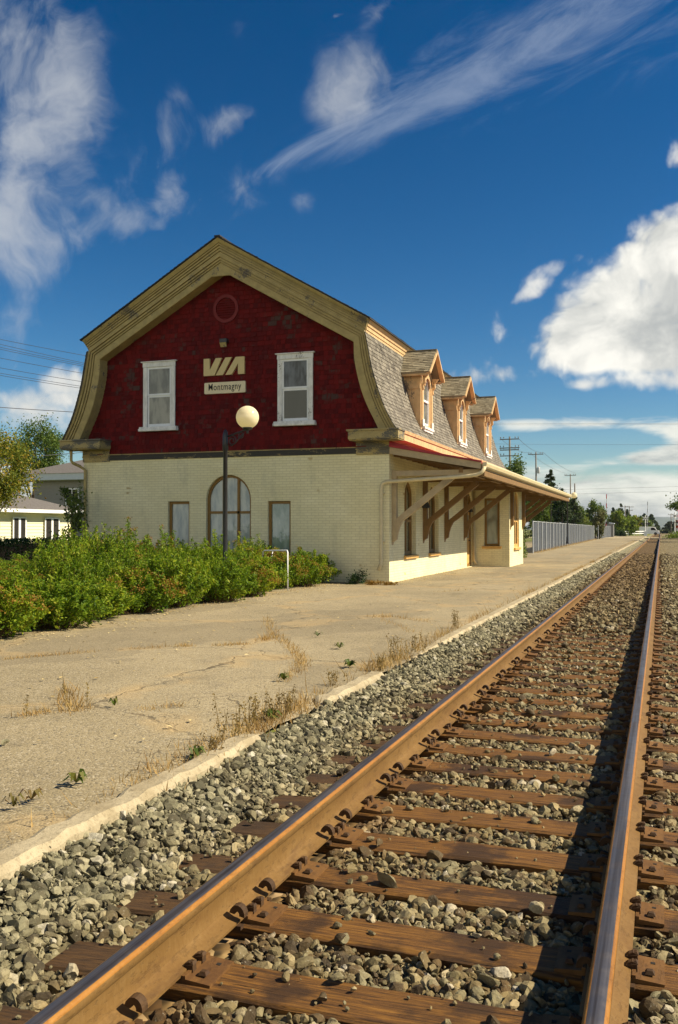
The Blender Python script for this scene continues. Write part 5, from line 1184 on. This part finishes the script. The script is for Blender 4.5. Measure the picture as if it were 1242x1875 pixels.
mb = MB(); e = [(-29.5, 29.5, 2.45), (-29.5, 43.1, 2.45), (-38.5, 43.1, 2.45), (-38.5, 29.5, 2.45), (-34, 33.5, 3.9), (-34, 39.2, 3.9)]
mb.add(e, [(0, 1, 5, 4), (1, 2, 5), (2, 3, 4, 5), (3, 0, 4)]); mb.build('roof', M['greyroof'], yh)
mb = MB(); mb.box(-29.6, -29.48, 29.5, 43.1, 2.28, 2.449); mb.box(-38.4, -29.6, 42.98, 43.1, 2.28, 2.449); mb.box(-30, -29.6, 29.6, 42.97, 2.38, 2.44); mb.build('eave', M['whitesash'], yh)
for ya, yb, lab in ((37.7, 38.6, 0), (40.2, 41.3, 0)):
    mb = MB(); mb.box(-30.0, -29.93, ya, yb, .9, 2.0); mb.box(-29.93, -29.9, ya - .06, ya + .02, .84, 2.06); mb.box(-29.93, -29.9, yb - .02, yb + .06, .84, 2.06); mb.box(-29.93, -29.9, (ya + yb) / 2 - .08, (ya + yb) / 2 + .08, .9, 2.0); mb.box(-29.93, -29.9, ya, yb, 2.0, 2.06); mb.box(-29.93, -29.9, ya, yb, .84, .9)
    w_ = mb.build('window', M['whitesash'], yh)
    mb = MB(); mb.box(-29.93, -29.915, ya + .03, (ya + yb) / 2 - .09, .91, 1.99); mb.box(-29.93, -29.915, (ya + yb) / 2 + .09, yb - .03, .91, 1.99); mb.build('pane', M['dark_inside'], w_)
mb = MB(); mb.box(-30, -29.88, 36.55, 36.68, 1.5, 1.75); mb.build('porch_light', M['sill'], yh)
gb_ = thing('house', 'two-storey grey building with a pale eave board seen left of the station', 'house', (-36, 56, 0))
mb = MB(); mb.box(-39.6, -26, 52.0, 62, -.1, 4.75); z = 0
while z < 4.7:
    mb.add([(-39.6, 51.97, z), (-26, 51.97, z), (-26, 51.995, z + .2), (-39.6, 51.995, z + .2), (-39.6, 52, z), (-26, 52, z)], [(0, 1, 2, 3), (4, 5, 1, 0)]); z += .2
mb.build('wall', M['siding_grey'], gb_)
mb = MB(); mb.box(-40.6, -25.5, 51.2, 62.8, 4.68, 5.10); mb.build('eave', M['bluefascia'], gb_)
mb = MB(); mb.add([(-40.7, 51.1, 5.102), (-25.4, 51.1, 5.102), (-25.4, 62.9, 5.102), (-40.7, 62.9, 5.102), (-35, 57, 7.1), (-31, 57, 7.1)], [(0, 1, 5, 4), (1, 2, 5), (2, 3, 4, 5), (3, 0, 4)]); mb.build('roof', M['greyroof'], gb_)
a = at(117, 900, 61).x; mb = MB(); mb.box(a - .05, a + 1.0, 51.90, 51.96, 2.9, 4.15); w_ = mb.build('window', M['whitesash'], gb_); mb = MB(); mb.box(a + .06, a + .44, 51.88, 51.899, 3.0, 4.05); mb.box(a + .52, a + .90, 51.88, 51.899, 3.0, 4.05); mb.build('pane', M['dark_inside'], w_)

M['slat'] = mat_plain('grey_slat', (0.085, 0.095, 0.108), .6, .25, 3.0, (1, 1, .15))
def fence(a, b, h, label):
    a, b = Vector((a[0], a[1], 0)), Vector((b[0], b[1], 0)); d = (b - a); L = d.length; d.normalize(); s = Vector((d.y, -d.x, 0))
    o = thing('fence', label, 'fence', a); rr = random.Random(int(L)); mb = MB(); t = 0.0
    while t < L - .1:
        p = a + d * (t + .043); v = rr.uniform(-.006, .006)
        mb.bar(p + Vector((0, 0, .06)) + s * v, p + Vector((0, 0, h - .04 + rr.uniform(-.03, .01))) + s * v, .078, .006, tuple(s)); t += .092
    mb.build('slat_panel', M['slat'], o)
    mb = MB(); mb.tube([a + Vector((0, 0, h)), b + Vector((0, 0, h))], .025, 6); mb.build('top_rail', M['galv'], o)
    k = int(L / 2.75)
    for i in range(k + 1):
        p = a + d * (L * i / k) + s * .045; mb = MB(); mb.tube([p + Vector((0, 0, -.1)), p + Vector((0, 0, h + .03))], .034, 8); mb.build('post', M['galv'], o)
fence((-7.37, 57), (-8.85, 134), 1.93, 'long grey slatted fence along the platform past the station'); fence((-8.78, 142), (-9.05, 196), 2.0, 'second shorter grey slatted fence farther down the platform')

def pole(px, d, H, arms, label, seed, ins=True, transformer=False):
    b = ground_at(px, d); o = thing('utility_pole', label, 'utility pole', b, 'utility poles along the railway'); b = Vector(b); mb = MB()
    mb.tube([b, b + Vector((.04, 0, H * .5)), b + Vector((0, 0, H))], [.17, .14, .10], 8); mb.build('pole', M['polewood'], o, True)
    for z, L in arms:
        mb = MB(); mb.bar(b + Vector((-L / 2, -.17, z)), b + Vector((L / 2, -.17, z)), .10, .12)
        for q in ((-.46, -.3, .3, .46) if L > 1.8 else (-.42, .42)):
            mb.lathe(b + Vector((L * q, -.17, z + .06)), [(.02, 0), (.02, .1), (.07, .12), (.075, .2), (.03, .25), (0, .26)], 8)
        mb.build('crossarm', M['polewood'], o)
    if transformer:
        mb = MB(); mb.lathe(b + Vector((.42, -.1, H - 3.4)), [(0, 0), (.22, 0), (.24, .05), (.24, .9), (.2, .98), (.05, 1.0), (.05, 1.15), (0, 1.15)], 12); mb.bar(b + Vector((0, -.1, H - 3)), b + Vector((.4, -.1, H - 3)), .08, .08); mb.build('transformer', M['galv'], o, True)
pole(934, 117, 13.2, ((12.85, 2.4), (11.75, 2.5), (11.5, 2.4), (10.75, 2.4)), 'tall utility pole with stacked crossarms just above the canopy roof', 1)
pole(982, 148, 13.8, ((13.45, 2.4),), 'utility pole with one crossarm and a grey transformer', 2, transformer=True)
pole(1045, 200, 13.4, ((13.1, 2.4),), 'thin utility pole with one crossarm right of the spruce', 3)
pole(1053, 160, 9.4, (), 'bare grey pole without crossarms next to the far globe lamp', 4)
pole(1145, 262, 8.2, ((7.8, 2.2),), 'far small pole before the distant pines, left one of two', 5)
pole(1153, 285, 8.6, ((8.3, 2.4), (7.2, 2.0)), 'far small pole before the distant pines, right one of two', 6)
pole(1229, 300, 6.5, ((6.2, 1.8),), 'far thin pole at the right of the rails', 7)

def cable(x0, y0, d0, x1, y1, d1, sag, r, label, group):
    a, b = at(x0, y0, d0), at(x1, y1, d1); mb = MB(); mb.tube([a.lerp(b, t) - Vector((0, 0, sag * 4 * t * (1 - t))) for t in np.linspace(0, 1, 13)], r, 5)
    mb.build_own('power_line', M['cable'], label, 'power line', a, group, True)
W8 = [(621, 651), (631, 666), (636, 668.5), (639.5, 671.5), (655, 684), (672.5, 699), (682, 707.5), (686, 711)]
for i, (a, b) in enumerate(W8):
    s_ = (b - a) / 150; cable(-260, a - 260 * s_ * 1.1, 62, 330, b + 180 * s_ * .8, 70, .25, .016, f'thin overhead wire left of the station roof, {ordinal(i + 1)} from the top of the bundle', 'overhead wires left of the station')
cable(-200, 730, 45, 300, 762, 60, .1, .02, 'thick single overhead wire crossing the white cloud left of the station', 'overhead wires left of the station'); cable(-200, 855, 40, 300, 815, 60, .05, .016, 'single wire passing in front of the left tree crowns', 'overhead wires left of the station')
for i, (a, b) in enumerate([(774.5, 773), (777.5, 774.5), (812.5, 812.5), (897, 888), (906, 896)]):
    cable(860, a + (3 if i > 2 else 0), 150, 1500, b - (6 if i > 2 else 0), 165, .15, .016, f'overhead wire spanning the track against the clouds, {ordinal(i + 1)} from the top', 'overhead wires over the track')
for i, (x0, y0, d0, x1, y1, d1) in enumerate([(917, 803, 117, 970, 829, 148), (950, 803, 117, 996, 829, 148), (970, 829, 148, 1035, 866, 200), (996, 829, 148, 1054, 866, 200)]):
    cable(x0, y0, d0, x1, y1, d1, .5, .022, ('left wire from the stacked-crossarm pole to the transformer pole', 'right wire from the stacked-crossarm pole to the transformer pole', 'left wire from the transformer pole to the next pole', 'right wire from the transformer pole to the next pole')[i], 'wires between the poles')

# level crossing in the distance
M['signred'] = mat_plain('sign_red', (0.50, 0.03, 0.02), .5, .1); M['signwhite'] = mat_plain('sign_white', (0.78, 0.78, 0.76), .5, .05)
def gate(px, d, H, label, arm, cols=('signwhite', 'signred')):
    b = Vector(ground_at(px, d)); o = thing('crossing_signal', label, 'crossing signal', b); mb = MB(); mb.tube([b, b + Vector((0, 0, 4.6))], .09, 8); mb.box(b.x - .35, b.x + .35, b.y - .3, b.y + .3, -.05, 1.0); mb.build('mast', M['signwhite'], o)
    mb = MB()
    for s in (-1, 1): mb.bar(b + Vector((-.6, -.15, 3.9 + s * .38)), b + Vector((.6, -.15, 3.9 - s * .38)), .03, .22, (0, 0, 1))
    mb.build('crossbuck', M['signwhite'], o)
    mb = MB(); mb.bar(b + Vector((-.8, -.1, 2.7)), b + Vector((.8, -.1, 2.7)), .08, .08)
    for s in (-1, 1):
        c_ = b + Vector((s * .65, -.2, 2.7)); mb.prism([(c_.x + .27 * math.cos(q), c_.z + .27 * math.sin(q)) for q in np.linspace(0, 6.0, 12)], 'Y', c_.y - .05, c_.y + .1)
    mb.build('lamp_head', M['black'], o)
    if arm:
        e = .35
        for k in range(8):
            z0 = 1.2 + k * (H - 1.2) / 8; z1 = 1.2 + (k + 1) * (H - 1.2) / 8; mb = MB(); mb.bar(b + Vector((e + z0 * .02, .2, z0)), b + Vector((e + z1 * .02, .2, z1)), .14, .10, (0, 1, 0)); mb.build('gate_arm', M[cols[k % 2]], o)
gate(1106, 172, 8.0, 'crossing signal with its red and white gate arm raised behind the fence', True); gate(1182, 205, 7.6, 'crossing signal with raised pale gate arm near the white van', True, ('signwhite', 'galv')); gate(1236, 168, 5.2, 'crossing signal on the right side of the track', True)
b = Vector(ground_at(1112, 176)); sb = thing('signal_cabin', 'small grey equipment cabin with a pale roof behind the second fence', 'cabin', b)
mb = MB(); mb.box(b.x - 1.2, b.x + 1.2, b.y - 1, b.y + 1, -.05, 2.45); mb.build('wall', M['siding_grey'], sb); mb = MB(); mb.prism([(b.x - 1.4, 2.451), (b.x + 1.4, 2.451), (b.x + 1.3, 2.6), (b.x, 2.85), (b.x - 1.3, 2.6)], 'Y', b.y - 1.2, b.y + 1.2); mb.build('roof', M['bluefascia'], sb)
b = Vector(ground_at(1189, 236)); van = thing('parked_van', 'white van parked near the far crossing left of the rails', 'van', b)
mb = MB(); mb.prism([(b.x - 2.4, .35), (b.x + 2.4, .35), (b.x + 2.4, 1.0), (b.x + 1.9, 1.15), (b.x + 1.3, 1.95), (b.x - 2.2, 2.05), (b.x - 2.4, 1.8)], 'Y', b.y - .95, b.y + .95); mb.build('body', M['signwhite'], van, bevel=.08)
mb = MB(); mb.prism([(b.x + .4, 1.2), (b.x + 1.7, 1.2), (b.x + 1.25, 1.82), (b.x + .4, 1.86)], 'Y', b.y - .965, b.y - .955); mb.build('window', M['dark_inside'], van)
for s in (-1.5, 1.5):
    mb = MB(); mb.prism([(b.x + s + .36 * math.cos(q), .34 + .36 * math.sin(q)) for q in np.linspace(0, 6.283, 15)[:-1]], 'Y', b.y - .99, b.y - .75); mb.build('wheel', M['black'], van)
fx = [ground_at(1140, 212), ground_at(1182, 222)]; mb = MB(); a, c_ = Vector(fx[0]), Vector(fx[1]); o = thing('fence', 'low white fence on the grass before the far trees', 'fence', a)
for z in (.5, 1.0): mb.bar(a + Vector((0, 0, z)), c_ + Vector((0, 0, z)), .06, .18)
mb.build('rail', M['signwhite'], o)
for i in range(5): mb = MB(); p = a.lerp(c_, i / 4); mb.bar(p + Vector((0, .1, -.05)), p + Vector((0, .1, 1.15)), .12, .12, (0, 1, 0)); mb.build('post', M['signwhite'], o)
# blue hill at the end of the line
rg = np.random.default_rng(3); hx = np.linspace(-2600, 1800, 90); V = []; 
for j, yv in enumerate(np.linspace(6000, 7600, 9)):
    for x in hx: V.append((x, yv + 120 * math.sin(x * .004), -5 + (88 * math.exp(-((x + 20) / 300) ** 2) + 22 * math.exp(-((x + 900) / 700) ** 2) + 16 * math.exp(-((x - 900) / 500) ** 2) + 5 * math.sin(x * .013) + 3 * math.sin(x * .05 + j)) * math.sin(math.pi * (j + .0) / 8) ** .7))
nx = len(hx); F = [(j * nx + i, j * nx + i + 1, (j + 1) * nx + i + 1, (j + 1) * nx + i) for j in range(8) for i in range(nx - 1)]
M['hill'] = mat_plain('wooded_hill', (0.05, 0.075, 0.045), .95, .25, .012); tag(link('hills', npmesh('hills', V, F, M['hill'], True)), 'low wooded hill where the rails vanish', None, kind='structure')

# thin summer haze that turns the far hill blue
mb = MB(); mb.box(-4000, 4000, -70, 9500, -7, 100)
m, g = newmat('haze_air'); v = g.n('ShaderNodeVolumePrincipled', None, Density=0.00007, Anisotropy=0.2); v.inputs['Color'].default_value = (.78, .86, 1, 1)
g.L.new(v.outputs[0], g.n('ShaderNodeOutputMaterial').inputs['Volume'])
tag(mb.build('haze', m), None, None, kind='stuff')
